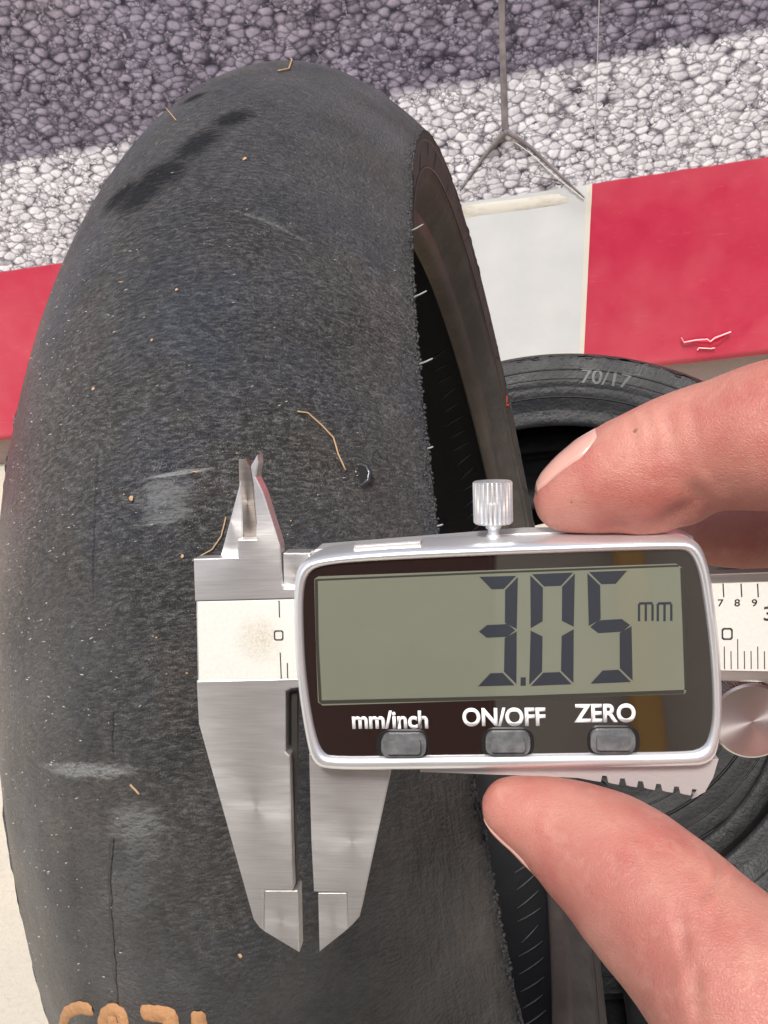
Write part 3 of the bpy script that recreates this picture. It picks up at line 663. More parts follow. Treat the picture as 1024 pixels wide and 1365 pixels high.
def prism(name, pts, hf, hb, mat, parent=cal, bev=.00015, local=False):
    """outline traced at height hf, extruded back to hb, front edge bevelled"""
    Q = pts if local else [P(x, y, hf) for x, y in pts]
    bm = bmesh.new(); f = [bm.verts.new((x, y, hf)) for x, y in Q]; b = [bm.verts.new((x, y, hb)) for x, y in Q]
    n = len(Q); ff = bm.faces.new(f); bm.faces.new(b[::-1])
    for i in range(n): bm.faces.new((f[i], b[i], b[(i + 1) % n], f[(i + 1) % n]))
    bmesh.ops.recalc_face_normals(bm, faces=bm.faces)
    if bev: bmesh.ops.bevel(bm, geom=[e for e in ff.edges], offset=bev, segments=2, affect='EDGES', clamp_overlap=True)
    return bm_obj(name, bm, mat, parent)
def chaikin(p, it=3, closed=True):
    p = [np.array(q, float) for q in p]
    for _ in range(it):
        o = []
        n = len(p)
        for i in range(n if closed else n - 1):
            a, b = p[i], p[(i + 1) % n]; o += [a * .75 + b * .25, a * .25 + b * .75]
        p = o
    return p
H = -.0050
# fixed jaw plate with the upper blade in one piece
prism('fixed_jaw', [(258, 745), (317, 743), (317, 719.5), (341.5, 719), (342, 692), (338, 645), (334, 622), (343, 606), (344, 618), (341, 636), (351, 657), (373, 727), (374, 760), (375.5, 779), (379, 784), (384, 785), (404, 784), (404, 797.5), (260, 801)], H, H - .0031, M_STEEL)
prism('jaw_lower', [(262, 908), (404, 904.5), (404, 916), (387, 918), (380.5, 922), (380.5, 1002), (386, 1008), (388, 1100), (390.5, 1187), (352, 1187), (351, 1241), (346, 1237), (338, 1226), (265, 965)], H, H - .0036, M_STEEL)
prism('jaw_tip', [(352.5, 1187.5), (397, 1187.5), (399, 1270), (351.5, 1241.5)], H - .0004, H - .0034, M_STEELV)
prism('beam', [(262, 801.5), (404, 798), (404, 904), (264, 907.5)], H - .0003, H - .0033, M_STEELV, bev=0)
prism('scale_plate', [(263.5, 803), (404, 799.6), (404, 902.8), (265.5, 906.2)], H - .0001, H - .0003, M_SCALE, bev=0)
prism('jaw_edge_shade', [(388.5, 925), (396, 925), (396, 1005), (393, 1080), (395.5, 1187), (389.5, 1187)], H - .0022, H - .0038, M_DARKGAP, bev=0)
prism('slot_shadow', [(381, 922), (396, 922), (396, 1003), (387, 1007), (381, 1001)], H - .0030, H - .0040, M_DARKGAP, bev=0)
# blades behind
prism('upper_blade', [(293.5, 744), (321, 640), (323, 690), (324, 744)], H - .0030, H - .0046, M_STEELV)
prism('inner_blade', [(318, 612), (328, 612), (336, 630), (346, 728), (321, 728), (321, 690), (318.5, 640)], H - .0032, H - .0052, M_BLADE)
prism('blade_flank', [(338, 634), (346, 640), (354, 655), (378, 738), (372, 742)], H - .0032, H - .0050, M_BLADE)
prism('slider_tab', [(377.5, 737), (413, 737), (413, 800), (378.5, 800)], H - .0012, H - .0050, M_STEEL)
# sliding jaw
prism('sliding_jaw', [(412, 1005), (521, 1005), (518, 1042), (479.5, 1222), (470, 1233), (464.5, 1238), (463, 1190), (418.5, 1189), (415, 1120)], H - .0004, H - .0040, M_STEELD if False else M_STEEL)
prism('jaw_tip', [(424, 1190.5), (462.5, 1190.5), (464, 1238.5), (426, 1269)], H - .0008, H - .0036, M_STEELV)
# engraved marks of the fixed end
def bar(x0, y0, x1, y1, wpx, h, mat, parent, name):
    a, b = np.array(P(x0, y0, h)), np.array(P(x1, y1, h)); t = nrm(b - a); n = np.array([-t[1], t[0]]) * wpx / FPX * .122 / 2
    return prism(name, [tuple(a + n), tuple(a - n), tuple(b - n), tuple(b + n)], h, h - .00008, mat, parent, 0, True)
hs = H - .00003
for l in ((372, 800.5, 372.6, 823), (373.5, 870, 375, 904.5), (383, 884, 383.5, 904)): bar(*l, 1.5, hs, M_INK, cal, 'graduation')
def ring_mark(cx, cy, w, h_, t, hh, name='numeral_zero'):
    o_ = [(cx - w, cy - h_ * .7), (cx - w * .7, cy - h_), (cx + w * .7, cy - h_), (cx + w, cy - h_ * .7), (cx + w, cy + h_ * .7), (cx + w * .7, cy + h_), (cx - w * .7, cy + h_), (cx - w, cy + h_ * .7)]
    s = [(cx + (x - cx) * (1 - t / w), cy + (y - cy) * (1 - t / h_)) for x, y in o_]; bm = bmesh.new()
    a = [bm.verts.new((*P(x, y, hh), hh)) for x, y in o_]; b = [bm.verts.new((*P(x, y, hh), hh)) for x, y in s]
    for i in range(8): bm.faces.new((a[i], a[(i + 1) % 8], b[(i + 1) % 8], b[i]))
    return bm_obj(name, bm, M_INK, cal)
ring_mark(371.5, 847, 6.4, 6.8, 1.7, hs)
# right-hand end of the beam
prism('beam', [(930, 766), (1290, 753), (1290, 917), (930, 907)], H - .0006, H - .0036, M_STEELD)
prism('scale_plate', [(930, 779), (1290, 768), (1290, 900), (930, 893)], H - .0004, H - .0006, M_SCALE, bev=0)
hb = H - .00034
for x in (964, 988, 1010, 1034, 1058, 1082, 1106, 1130, 1154, 1178, 1202, 1226, 1250, 1274): bar(x, 778, x + 1, 796, 1.6, hb, M_INK, cal, 'graduation')
for i, x in enumerate(np.arange(966, 1280, 8.9)): bar(x, 892, x - .3, (852 if i % 10 == 2 else 868 if i % 5 else 862), 1.2, hb, M_INK, cal, 'graduation')
ring_mark(969.5, 845, 7.5, 8, 2.2, hb)
def text_on(body, x, y, hpx, h, mat, parent, name, bold=.03, sx=1.0, rot=0.0, ext=.00003):
    """lettering whose left baseline sits at picture point (x, y)"""
    cu = bpy.data.curves.new('t', 'FONT'); cu.body = body; cu.size = 1; cu.offset = bold
    ob = bpy.data.objects.new('t', cu); COL.objects.link(ob); dg = bpy.context.evaluated_depsgraph_get(); dg.update()
    me = bpy.data.meshes.new_from_object(ob.evaluated_get(dg)); bpy.data.objects.remove(ob)
    s = hpx / .70 / FPX * .122; o2 = P(x, y, h); c, sn = math.cos(rot), math.sin(rot)
    xs0 = min(v.co.x for v in me.vertices)
    for v in me.vertices:
        a, b = (v.co.x - xs0) * s * sx, v.co.y * s; v.co = (o2[0] + a * c - b * sn, o2[1] + a * sn + b * c, h + v.co.z)
    bm = bmesh.new(); bm.from_mesh(me); bpy.data.meshes.remove(me)
    g = bmesh.ops.extrude_face_region(bm, geom=bm.faces[:]); 
    for v in [e for e in g['geom'] if isinstance(e, bmesh.types.BMVert)]: v.co.z += ext
    bmesh.ops.recalc_face_normals(bm, faces=bm.faces)
    return bm_obj(name, bm, mat, parent)
for t, x in (('7', 957), ('8', 979), ('9', 1002)): text_on(t, x, 808, 9.5, hb - .00003, M_INK, cal, 'numeral', .012, 1.15)
text_on('30', 1018, 827, 19, hb - .00003, M_INK, cal, 'numeral', .01, 1.1)

# ---- display housing: rim, body, panel
OUT = [(416, 744), (500, 735), (640, 729), (780, 724), (905, 720), (930, 723), (944, 750), (952, 800), (960, 870), (963, 940), (961, 985), (950, 1020), (905, 1022), (790, 1023.5), (670, 1025), (545, 1026.5), (440, 1027), (416, 1020), (406, 975), (396, 905), (392.5, 840), (392, 790), (397, 757)]
INN = [(428, 754), (500, 748.5), (640, 742), (780, 737), (903, 733.5), (921, 736), (933, 760), (940.5, 803), (949, 870), (953, 938), (951, 975), (940, 1003), (903, 1006), (790, 1007), (670, 1009), (545, 1010.5), (448, 1012), (428, 1008), (416, 970), (406, 900), (403, 840), (402.5, 795), (408, 766)]
oc, ic = chaikin(OUT, 2), chaikin(INN, 2)
oL = [np.array(P(*q, -.0004)) for q in oc]; iL = [np.array(P(*q, 0)) for q in ic]
n = len(oL); bm = bmesh.new(); rows = []
for a, b in zip(oL, iL):
    c = np.array(P(675, 875)); outd = nrm(a - b)
    sec = [(a + outd * .0004 * 0, -.0125), (a + outd * .0003, -.0100), (a + outd * .0003, -.0016), (a + outd * .0001, -.0008), (a * .88 + b * .12, -.0003), (a * .62 + b * .38, 0), (a * .35 + b * .65, -.00005), (a * .12 + b * .88, -.0003), (b, -.0007), (b, -.0016)]
    rows.append([bm.verts.new((x[0], x[1], z)) for x, z in sec])
for i in range(n):
    r, s = rows[i], rows[(i + 1) % n]
    for j in range(len(r) - 1): bm.faces.new((r[j], r[j + 1], s[j + 1], s[j]))
bm.faces.new([r[0] for r in rows])
bmesh.ops.recalc_face_normals(bm, faces=bm.faces)
housing = bm_obj('housing', bm, M_CHROME, cal, True); auto_smooth(housing, 50)
# lower shell with grip teeth under the rim, upper ledge above it
teeth = [(560, 1012), (560, 1029), (700, 1034), (770, 1037)]
for i in range(6):
    x = 792 + i * 24; y = 1041 + i * 3.6; teeth += [(x, y), (x + 9, y + 1.5), (x + 11, y - 7), (x + 17, y - 6.5), (x + 19, y + 2)]
teeth += [(926, 1063), (940, 1056), (951, 1036), (958, 1012)]
prism('lower_shell', teeth, -.0026, -.0120, M_SHELL, bev=.0004)
prism('upper_ledge', [(470, 741), (472, 727), (560, 721), (560, 741)], -.0020, -.0060, M_SHELL, bev=.0003)
prism('upper_ledge', [(405, 748), (420, 733), (560, 722), (700, 711), (900, 708), (925, 716), (930, 735)], -.0085, -.0150, M_SHELL, bev=.0006)
# glossy panel
kp = NT('smoked_gloss_panel')
M_PANEL = kp.set(Base_Color=(0.012, 0.010, 0.009), Roughness=.03, IOR=2.8, Coat_Weight=1.0, Coat_Roughness=.02, Coat_IOR=1.7)
panel = prism('front_panel', [tuple(q) for q in [np.array(P(*q, -.0009)) + nrm(np.array(P(*q, -.0009)) - np.array(P(675, 875))) * .0002 for q in ic]], -.0009, -.0030, M_PANEL, cal, 0, True)
kl_ = NT('lcd_glass'); lc = kl_.coord()
M_LCD = kl_.set(Base_Color=kl_.mix(kl_.noise(lc, 120, 3), (0.140, 0.152, 0.108), (0.160, 0.168, 0.124)), Roughness=.45, Coat_Weight=1.0, Coat_Roughness=.03, Coat_IOR=2.0)
hp = -.00082
lcd = prism('lcd_screen', [(419, 772), (424, 768.5), (660, 760), (902, 751.5), (908, 756), (913, 830), (917, 917), (913, 925), (700, 932), (430, 940.5), (424, 936), (421, 860)], hp, hp - .0001, M_LCD, cal, 0)
M_LCDEDGE = plain('lcd_border_shade', (0.035, 0.035, 0.028), .3)  # dark strips paint the border shadow onto the display
def rim_strip(pts, wpx, name, mat, parent, h):
    for a, b in zip(pts, pts[1:]): bar(*a, *b, wpx, h, mat, parent, name)
rim_strip([(427, 936), (700, 929.5), (912, 922)], 5, 'screen_edge_shade', M_LCDEDGE, lcd, hp + .00006)
rim_strip([(909, 757), (912, 830), (915, 920)], 4, 'screen_edge_shade', M_LCDEDGE, lcd, hp + .00007)
rim_strip([(423, 773), (660, 763), (905, 754)], 2.5, 'screen_edge_shade', M_LCDEDGE, lcd, hp + .00005)
rim_strip([(421.5, 772), (423, 860), (427, 936)], 4, 'screen_edge_shade', M_LCDEDGE, lcd, hp + .00008)
M_SEG = NT('lcd_segment').set(Base_Color=(0.016, 0.020, 0.028), Roughness=.5, Coat_Weight=.6, Coat_Roughness=.05)
hq = hp + .00004
def digit(tl, tr, ml, mr, bl, br, on, t=17.0):
    """seven-segment figure from its six corner points"""
    A = lambda p: np.array(p, float); tl, tr, ml, mr, bl, br = map(A, (tl, tr, ml, mr, bl, br)); ux = nrm(tr - tl); g = 1.6
    def seg(p): prism('segment', [tuple(q) for q in p], hq, hq - .00003, M_SEG, lcd, 0)
    dn = lambda a, b: nrm(b - a)
    if 'a' in on: seg([tl + ux * g * 1.4, tr - ux * g * 1.4, tr - ux * (t + g) + dn(tr, mr) * t, tl + ux * (t + g) + dn(tl, ml) * t])
    if 'd' in on: seg([bl + ux * g * 1.4, bl + ux * (t + g) - dn(ml, bl) * t, br - ux * (t + g) - dn(mr, br) * t, br - ux * g * 1.4])
    if 'g' in on: seg([ml + ux * 3, ml + ux * (t * .8) - dn(tl, ml) * t * .5, mr - ux * (t * .8) - dn(tr, mr) * t * .5, mr - ux * 3, mr - ux * (t * .8) + dn(tr, mr) * t * .5, ml + ux * (t * .8) + dn(tl, ml) * t * .5])
    def vert(p, q, side): 
        d = dn(p, q); s = ux * side
        if p is tl or p is tr: seg([p + d * g, p + d * (t + g) + s * t, q - d * (t * .5 + g) + s * t, q - d * g + s * 1.0])
        else: seg([p + d * g + s * 1.0, p + d * (t * .5 + g) + s * t, q - d * (t + g) + s * t, q - d * g])
    if 'f' in on: vert(tl, ml, 1)
    if 'b' in on: vert(tr, mr, -1)
    if 'e' in on: vert(ml, bl, 1)
    if 'c' in on: vert(mr, br, -1)
digit((637, 769), (690.5, 767.5), (635.5, 842), (690, 840), (635, 915), (688.5, 913.5), 'abgcd')
digit((707, 765.5), (766.5, 763), (706.5, 839), (766, 837), (705.5, 914.5), (764.5, 912), 'abcdef')
digit((783, 762.5), (838.5, 760.5), (784, 836), (843, 833), (785, 911.5), (843.5, 909), 'afgcd')
prism('decimal_point', [(694, 903), (701, 902.7), (701, 914), (694, 914.3)], hq, hq - .00003, M_SEG, lcd, 0)
for x in (852, 877):
    for a, b in (((0, 805), (0, 828)), ((9, 806), (9, 828)), ((18, 805.5), (18, 827.5))): bar(x + a[0], a[1], x + b[0], b[1], 3.0, hq, M_SEG, lcd, 'unit_mark')
    bar(x, 804.5, x + 18, 804, 3.2, hq + .00001, M_SEG, lcd, 'unit_mark')
M_WHITE = plain('white_print', (0.78, 0.78, 0.77), .5)
tr_ = 0.015
text_on('mm/inch', 470, 970.5, 24, -.00088, M_WHITE, panel, 'lettering', .031, .90, tr_)
text_on('ON/OFF', 617, 967, 24, -.00088, M_WHITE, panel, 'lettering', .031, .895, tr_)
text_on('ZERO', 765.5, 962, 24, -.00088, M_WHITE, panel, 'lettering', .031, .90, tr_)
M_BTN = NT('grey_rubber_button'); _o = M_BTN.coord(); M_BTN = M_BTN.set(Base_Color=M_BTN.mix(M_BTN.ramp(M_BTN.noise(_o, 500, 4, .7), .4, .65), (0.085, 0.088, 0.092), (0.15, 0.15, 0.15)), Roughness=.42)
M_HOLE = plain('button_recess', (0.006, 0.006, 0.006), .5)
def rrect(cx, cy, w, h, r, k=4):
    o_ = []
    for sx_, sy_, a0 in ((1, 1, 0), (-1, 1, 90), (-1, -1, 180), (1, -1, 270)):
        for i in range(k + 1):
            a = R_(a0 + 90 * i / k); o_.append((cx + sx_ * (w - r) + r * math.cos(a), cy + sy_ * (h - r) + r * math.sin(a)))
    return o_
for cx, cy in ((537, 993), (677, 990.5), (818, 988)):
    prism('button_recess', rrect(cx, cy, 35, 19, 14), -.00085, -.0012, M_HOLE, panel, 0)
    b_ = prism('button', rrect(cx + .5, cy + 4, 30, 15.5, 11, 6), .0009, -.0010, M_BTN, cal, .0008); auto_smooth(b_, 60)
# ---- lock screw on top
def lathe(name, prof, mat, parent, org, ax, seg=48, knurl=0.0, rng_=None):
    a = Vector(ax).normalized(); u = a.orthogonal().normalized(); w = a.cross(u); bm = bmesh.new(); rows = []
    for r, z, kn in prof:
        rows.append([bm.verts.new(Vector(org) + a * z + (u * math.cos(2 * math.pi * k / seg) + w * math.sin(2 * math.pi * k / seg)) * (r - (kn * knurl if k % 4 in (0, 3) else 0))) for k in range(seg)])
    for r, s in zip(rows, rows[1:]):
        for k in range(seg): bm.faces.new((r[k], r[(k + 1) % seg], s[(k + 1) % seg], s[k]))
    bm.faces.new(rows[0][::-1]); bm.faces.new(rows[-1]); bmesh.ops.recalc_face_normals(bm, faces=bm.faces)
    return bm_obj(name, bm, mat, parent)
hk = -.0075
a, b = np.array(P(658, 716, hk)), np.array(P(656.5, 641, hk)); axv = Vector((*(b - a), 0)); L = axv.length; k1 = L / 75
px_r = lambda p: p / FPX * .1295
kn = lathe('lock_screw', [(px_r(23), L * .24, 0), (px_r(25.5), L * .27, .3), (px_r(25.8), L * .30, 1), (px_r(25.8), L * .96, 1), (px_r(25.2), L * .985, .3), (px_r(23.5), L, 0)], M_STEELV, cal, (a[0], a[1], hk), axv, 112, .00022)
auto_smooth(kn, 30)
nk = lathe('screw_neck', [(px_r(9.5), -.004, 0), (px_r(9.5), L * .05, 0), (px_r(7.5), L * .07, 0), (px_r(7.5), L * .14, 0), (px_r(10), L * .16, 0), (px_r(10.5), L * .22, 0), (px_r(14), L * .25, 0)], M_CHROME, cal, (a[0], a[1], hk), axv, 32); auto_smooth(nk, 40)
lathe('screw_boss', [(px_r(30), -.003, 0), (px_r(30), .0001, 0), (px_r(26), .0005, 0), (px_r(12), .0006, 0)], M_SHELL, cal, (a[0], a[1] - .0006, hk), axv, 32)
# ---- thumb roller
hr = -.0046; c_ = P(1003, 962, hr); rr_ = (P(1003 + 55, 962, hr)[0] - c_[0])
krl = NT('radial_brushed_steel'); ro = krl.coord(); rs = krl.sep(ro)
tang = krl.n('Tangent', direction_type='RADIAL', axis='Z').outputs[0]
M_RADIAL = krl.set(Base_Color=(0.62, 0.60, 0.59), Metallic=1.0, Roughness=.30, Anisotropic=.85, Tangent=tang, Normal=krl.bump(krl.noise(ro, 900, 3), .00002, .4))
bm = bmesh.new(); seg = 160; rows = []
for r, z, kn_ in ((.2, 0, 0), (rr_ * .5, .00002, 0), (rr_ * .93, .00003, 0), (rr_ * .985, -.0003, 0), (rr_, -.0009, 1), (rr_, -.0045, 1), (rr_ * .96, -.0050, 0)):
    if r == .2: r = .00005
    rows.append([bm.verts.new(((r - (.0003 * kn_ if k % 2 else 0)) * math.cos(2 * math.pi * k / seg), (r - (.0003 * kn_ if k % 2 else 0)) * math.sin(2 * math.pi * k / seg), z)) for k in range(seg)])
for r, s in zip(rows, rows[1:]):
    for k in range(seg): bm.faces.new((r[k], s[k], s[(k + 1) % seg], r[(k + 1) % seg]))
bmesh.ops.recalc_face_normals(bm, faces=bm.faces)
roller = bm_obj('thumb_roller', bm, M_RADIAL, cal, True); roller.location = (c_[0], c_[1], hr); auto_smooth(roller, 40)
prism('roller_bracket', [(940, 903), (1010, 902), (1012, 918), (1030, 960), (940, 1000)], hr - .0052, hr - .009, M_SHELL)

# ------------------------------------------------------------------ the hand
ksn = NT('skin'); no = ksn.coord()
blot = ksn.noise(no, 95, 4, .55); pores = ksn.voro(ksn.vadd(ksn.mapping(no, scale=(1, 1, 1)), ksn.noise(no, 900, 3, out=1), .0010), 2300, 'DISTANCE_TO_EDGE'); lines_ = ksn.noise(ksn.mapping(no, scale=(1, 1.8, 1)), 1500, 4, .6)
scol = ksn.mix(ksn.ramp(blot, .35, .68), (0.47, 0.208, 0.160), (0.40, 0.124, 0.100))
scol = ksn.mix(ksn.mth('MULTIPLY', ksn.ramp(ksn.noise(no, 300, 3, .6), .55, .75), .25), scol, (0.60, 0.36, 0.26))
M_SKIN = ksn.set(Base_Color=scol, Roughness=.46, Subsurface_Weight=.35, Subsurface_Radius=(.0035, .0012, .0006), Subsurface_Scale=1.0, Specular_IOR_Level=.4,
                 Normal=ksn.bump(ksn.mth('ADD', ksn.mth('MULTIPLY', ksn.ramp(pores, 0, .25), .35), lines_), .00012, .9))
knl = NT('fingernail'); M_NAIL = knl.set(Base_Color=(0.60, 0.33, 0.27), Roughness=.25, Subsurface_Weight=.2, Subsurface_Radius=(.002, .001, .0006), Coat_Weight=.3)
M_NAILTIP = plain('nail_edge', (0.80, 0.70, 0.60), .35)
def cpt(px, py, z): return CW(ray(px, py) * z)
wrist = cpt(1900, 1150, .115)
hand = empty('hand', Matrix.Translation(wrist), 'right hand holding the caliper between its index finger and thumb', 'hand')
def chain_bm(bm, nodes):
    """round-cone chain; nodes: (px, py, z, radius in px)"""
    C = [(cpt(x, y, z) - wrist, r / FPX * z) for x, y, z, r in nodes]
    # Catmull-Rom resample
    out = []
    for i in range(len(C) - 1):
        p0 = C[max(i - 1, 0)]; p1 = C[i]; p2 = C[i + 1]; p3 = C[min(i + 2, len(C) - 1)]
        for q in np.linspace(0, 1, 8, endpoint=False):
            f = lambda a, b, c, d: .5 * ((2 * b) + (c - a) * q + (2 * a - 5 * b + 4 * c - d) * q * q + (3 * b - a - 3 * c + d) * q ** 3)
            out.append((f(p0[0], p1[0], p2[0], p3[0]), f(p0[1], p1[1], p2[1], p3[1])))
    out.append(C[-1])
    for p, r in out: bmesh.ops.create_icosphere(bm, subdivisions=3, radius=r, matrix=Matrix.Translation(p))
    return out
bm = bmesh.new()
INDEX = [(757, 664, .1275, 48), (785, 653, .1265, 61), (835, 634, .1245, 78), (885, 616, .1225, 83), (935, 598, .120, 86), (985, 588, .117, 94), (1045, 580, .113, 104), (1180, 570, .106, 112), (1330, 600, .100, 122), (1480, 650, .096, 140), (1620, 800, .100, 160)]
MIDDLE = [(955, 704, .1470, 52), (1000, 700, .1440, 60), (1080, 690, .138, 66), (1200, 660, .128, 76), (1330, 690, .116, 92), (1470, 760, .108, 112), (1620, 880, .106, 150)]
RING = [(1150, 830, .150, 50), (1230, 820, .144, 58), (1330, 810, .134, 68), (1440, 830, .122, 84), (1540, 890, .114, 100), (1640, 960, .110, 140)]
LITTLE = [(1260, 930, .150, 44), (1330, 920, .144, 50), (1410, 920, .134, 60), (1500, 950, .122, 74), (1590, 1000, .116, 90), (1680, 1050, .112, 130)]
THUMB = [(683, 1077, .1255, 43), (715, 1090, .1245, 55), (760, 1113, .1225, 72), (805, 1143, .119, 88), (850, 1180, .115, 100), (893, 1222, .111, 108), (940, 1270, .107, 116), (1000, 1335, .102, 132), (1100, 1400, .099, 152), (1230, 1410, .098, 175), (1400, 1340, .099, 205), (1600, 1230, .106, 220)]
idx_pts = chain_bm(bm, INDEX); chain_bm(bm, MIDDLE); chain_bm(bm, RING); chain_bm(bm, LITTLE); th_pts = chain_bm(bm, THUMB)
chain_bm(bm, [(1480, 680, .099, 140), (1500, 900, .108, 150), (1560, 1100, .110, 170), (1560, 1250, .106, 200)])
chain_bm(bm, [(1560, 1180, .106, 210), (1700, 1150, .109, 210), (1900, 1150, .115, 215), (2300, 1180, .125, 240)])
chain_bm(bm, [(1640, 900, .108, 150), (1700, 1050, .11, 160), (1800, 1130, .113, 190)])
# fleshy pads
for x, y, z, r in ((860, 655, .123, 62), (905, 645, .122, 58), (800, 668, .1265, 47)): bmesh.ops.create_icosphere(bm, subdivisions=3, radius=r / FPX * z, matrix=Matrix.Translation(cpt(x, y, z) - wrist))
me = bpy.data.meshes.new('skin_raw'); bm.to_mesh(me); bm.free()
ho = bpy.data.objects.new('skin', me); COL.objects.link(ho); ho.parent = hand
md = ho.modifiers.new('r', 'REMESH'); md.mode = 'VOXEL'; md.voxel_size = .00085; md.use_smooth_shade = True
md = ho.modifiers.new('s', 'SMOOTH'); md.factor = .5; md.iterations = 14
bpy.context.view_layer.update(); dg = bpy.context.evaluated_depsgraph_get()
m2 = bpy.data.meshes.new_from_object(ho.evaluated_get(dg)); ho.modifiers.clear(); ho.data = m2; bpy.data.meshes.remove(me)
# creases and folds pressed into the skin (picture points, depth m, half width px)
CREASE = [(((930, 662), (915, 680), (893, 697), (872, 708)), .0006, 13), (((905, 640), (925, 655), (940, 672)), .0003, 10), (((838, 552), (846, 575), (850, 610)), .0002, 5), (((858, 545), (868, 575), (872, 615)), .00018, 5), (((880, 535), (893, 570), (900, 610)), .0002, 6), (((915, 520), (925, 560), (930, 600)), .00018, 6),
          (((903, 1190), (908, 1230), (916, 1285)), .0004, 7), (((952, 1128), (963, 1150), (958, 1172), (940, 1195)), .0009, 7), (((985, 1165), (965, 1200), (950, 1240)), .0004, 6), (((872, 1120), (885, 1150), (888, 1190)), .0003, 7), (((840, 1110), (848, 1140), (846, 1170)), .0002, 5), (((770, 1270), (800, 1262), (835, 1275)), .0003, 6), (((930, 1290), (925, 1320), (935, 1365)), .0005, 8)]
nv = len(m2.vertices); co_ = np.empty(nv * 3, np.float32); m2.vertices.foreach_get('co', co_); co_ = co_.reshape(-1, 3).astype(float)
no_ = np.empty(nv * 3, np.float32); m2.vertices.foreach_get('normal', no_); no_ = no_.reshape(-1, 3).astype(float)
wv_ = co_ + np.array(wrist); cc_ = (wv_ - np.array([0, 0, CAM_H])) @ W3; PXY = np.stack([cc_[:, 0] / cc_[:, 2] * FPX + IW / 2, cc_[:, 1] / cc_[:, 2] * FPX + IH / 2], 1)
nc_ = no_ @ W3; facing = np.clip(-(nc_ * cc_).sum(1) / np.linalg.norm(cc_, axis=1) * 1.6, 0, 1)
disp = np.zeros(nv)
for pts_, dep, wd in CREASE:
    dm = np.full(nv, 1e9); tt = np.zeros(nv); m_ = len(pts_) - 1
    for k_, (a, b) in enumerate(zip(pts_, pts_[1:])):
        a, b = np.array(a, float), np.array(b, float); v_ = b - a; t = np.clip(((PXY - a) @ v_) / (v_ @ v_), 0, 1); d_ = np.linalg.norm(PXY - a - t[:, None] * v_, axis=1)
        up_ = d_ < dm; dm[up_] = d_[up_]; tt[up_] = (k_ + t[up_]) / m_
    fade = np.sin(np.pi * np.clip(tt * .84 + .08, 0, 1)) ** .7
    disp -= dep * fade * (np.exp(-(dm / wd) ** 2) - .35 * np.exp(-((dm - wd * 2.2) / wd) ** 2)) * facing
for i_ in range(nv):
    v3 = Vector(co_[i_] * 140); disp[i_] += .00026 * mnoise.noise(v3) + .00007 * mnoise.noise(v3 * 2.7)
co_ += no_ * disp[:, None]; m2.vertices.foreach_set('co', co_.astype(np.float32).ravel()); m2.update()
m2.materials.clear(); m2.materials.append(M_SKIN); m2.polygons.foreach_set('use_smooth', [True] * len(m2.polygons))
from mathutils.bvhtree import BVHTree
bvh = BVHTree.FromPolygons([v.co for v in m2.vertices], [p.vertices[:] for p in m2.polygons])
# nails: curved plates wrapped on the finger tips
def nail(pts, i0, i1, centre_px, half_ang, lift, name='fingernail', tipw=.9):
    seg = list(pts[i0:i1 + 1]); t0 = (seg[1][0] - seg[0][0]).normalized(); r0_ = seg[0][1]
    seg = [(seg[0][0] - t0 * r0_ * q, r0_ * (1 - .5 * q * q)) for q in (.72, .6, .4, .2)] + seg; bm = bmesh.new(); rows = []
    n = len(seg)
    for i, (p, r) in enumerate(seg):
        t = (seg[min(i + 1, n - 1)][0] - seg[max(i - 1, 0)][0]).normalized()
        ref = (centre_px - p); ref = (ref - t * ref.dot(t)).normalized(); s = t.cross(ref)
        q = i / (n - 1); ha = half_ang * (tipw if q < .1 else 1) * (1 - max(0, q - .72) ** 2 * 5)
        row = []
        for a in np.linspace(-ha, ha, 11):
            dr = ref * math.cos(a) + s * math.sin(a); h_ = bvh.ray_cast(p + dr * .03, -dr); rad_s = r
            if h_[0] is not None and (h_[0] - p).dot(dr) > r * .55: rad_s = (h_[0] - p).dot(dr)
            row.append(bm.verts.new(p + dr * (rad_s + lift * (1 - .75 * abs(a / ha) ** 3) * (1 - max(0, q - .75) * 3.4))))
        rows.append(row)
    for r, s in zip(rows, rows[1:]):
        for j in range(10): bm.faces.new((r[j], r[j + 1], s[j + 1], s[j]))
    bmesh.ops.recalc_face_normals(bm, faces=bm.faces)
    r_ = bmesh.ops.solidify(bm, geom=bm.faces[:], thickness=.0004)
    o = bm_obj(name, bm, M_NAIL, hand, True); return o
up_ref = cpt(656, 460, .1265) - wrist
nail(idx_pts, 0, 14, up_ref, R_(46), .0004)
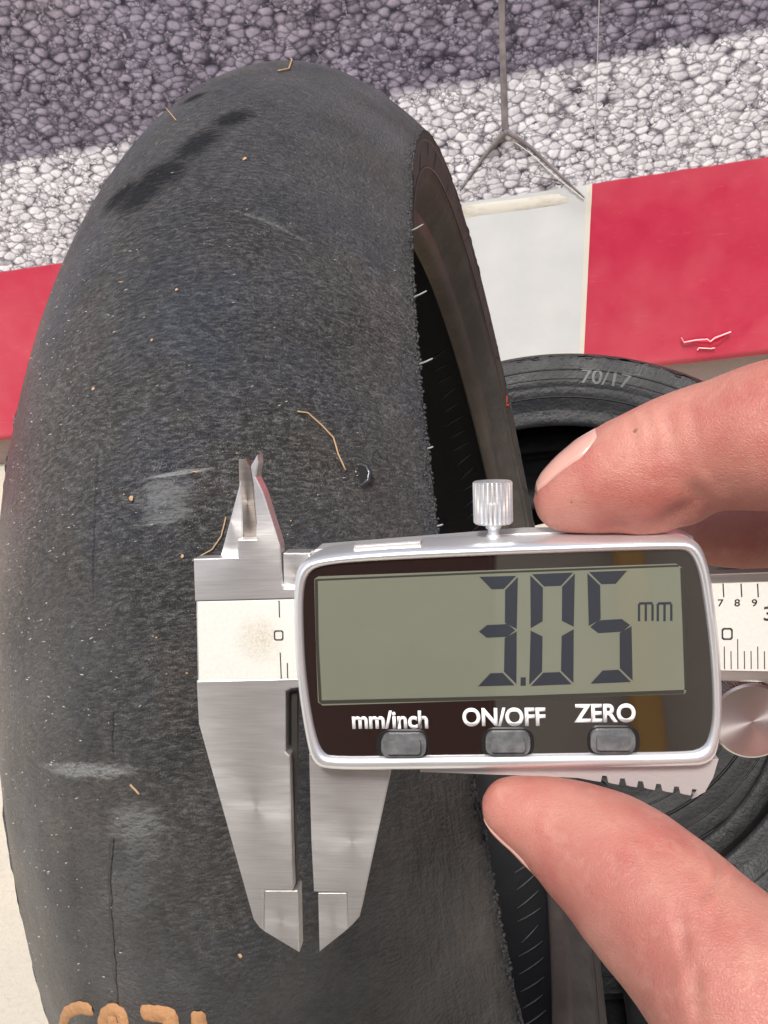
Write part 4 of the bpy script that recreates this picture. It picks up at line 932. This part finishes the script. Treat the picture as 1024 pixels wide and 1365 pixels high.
dn_ref = cpt(610, 1300, .138) - wrist
nail(th_pts, 0, 13, dn_ref, R_(56), .0003)
M_MOLE = plain('brown_freckle', (0.26, 0.11, 0.07), .6)
for px, py, r_ in ((847, 574, .00028), (762, 669, .00016)):
    d = CD(nrm(ray(px, py))); h_ = bvh.ray_cast(CW((0, 0, 0)) - wrist, d)
    if h_[0] is None: continue
    bm = bmesh.new(); bmesh.ops.create_icosphere(bm, subdivisions=2, radius=1, matrix=Matrix.Translation(h_[0]) @ h_[1].to_track_quat('Z', 'X').to_matrix().to_4x4() @ Matrix.Diagonal((r_ * 1.5, r_, r_ * .25, 1)))
    bm_obj('freckle', bm, M_MOLE, hand, True)

# ------------------------------------------------------------------ the phone taking the picture (mirrored in the panel)
PHM = axes_matrix(CD((1, 0, 0)), CD((0, -1, 0)), CD((0, 0, -1)), CW((0, 0, -.0045)))
phone = empty('phone', PHM, 'dark maroon phone taking the picture, mirrored in the left of the caliper panel', 'phone')
def slab(name, cx, cy, w, h, r, z0, z1, mat, bev=.0012):
    bm = bmesh.new(); pts = rrect(cx, cy, w, h, r, 6); f = [bm.verts.new((x, y, z1)) for x, y in pts]; b = [bm.verts.new((x, y, z0)) for x, y in pts]; n = len(pts)
    f1 = bm.faces.new(f); f2 = bm.faces.new(b[::-1])
    for i in range(n): bm.faces.new((f[i], b[i], b[(i + 1) % n], f[(i + 1) % n]))
    bmesh.ops.recalc_face_normals(bm, faces=bm.faces)
    bmesh.ops.bevel(bm, geom=list(f1.edges) + list(f2.edges), offset=bev, segments=3, affect='EDGES')
    return auto_smooth(bm_obj(name, bm, mat, phone), 40)
slab('case', -.0355, -.060, .0385, .079, .010, 0, .009, plain('maroon_case', (0.10, 0.022, 0.020), .4))
slab('camera_plate', -.0215, -.012, .0215, .024, .006, -.0012, .0004, plain('black_camera_plate', (0.008, 0.008, 0.009), .15), .0004)
slab('screen', -.0355, -.060, .036, .0765, .008, .0088, .0094, plain('phone_screen', (0.01, 0.01, 0.012), .08), .0002)
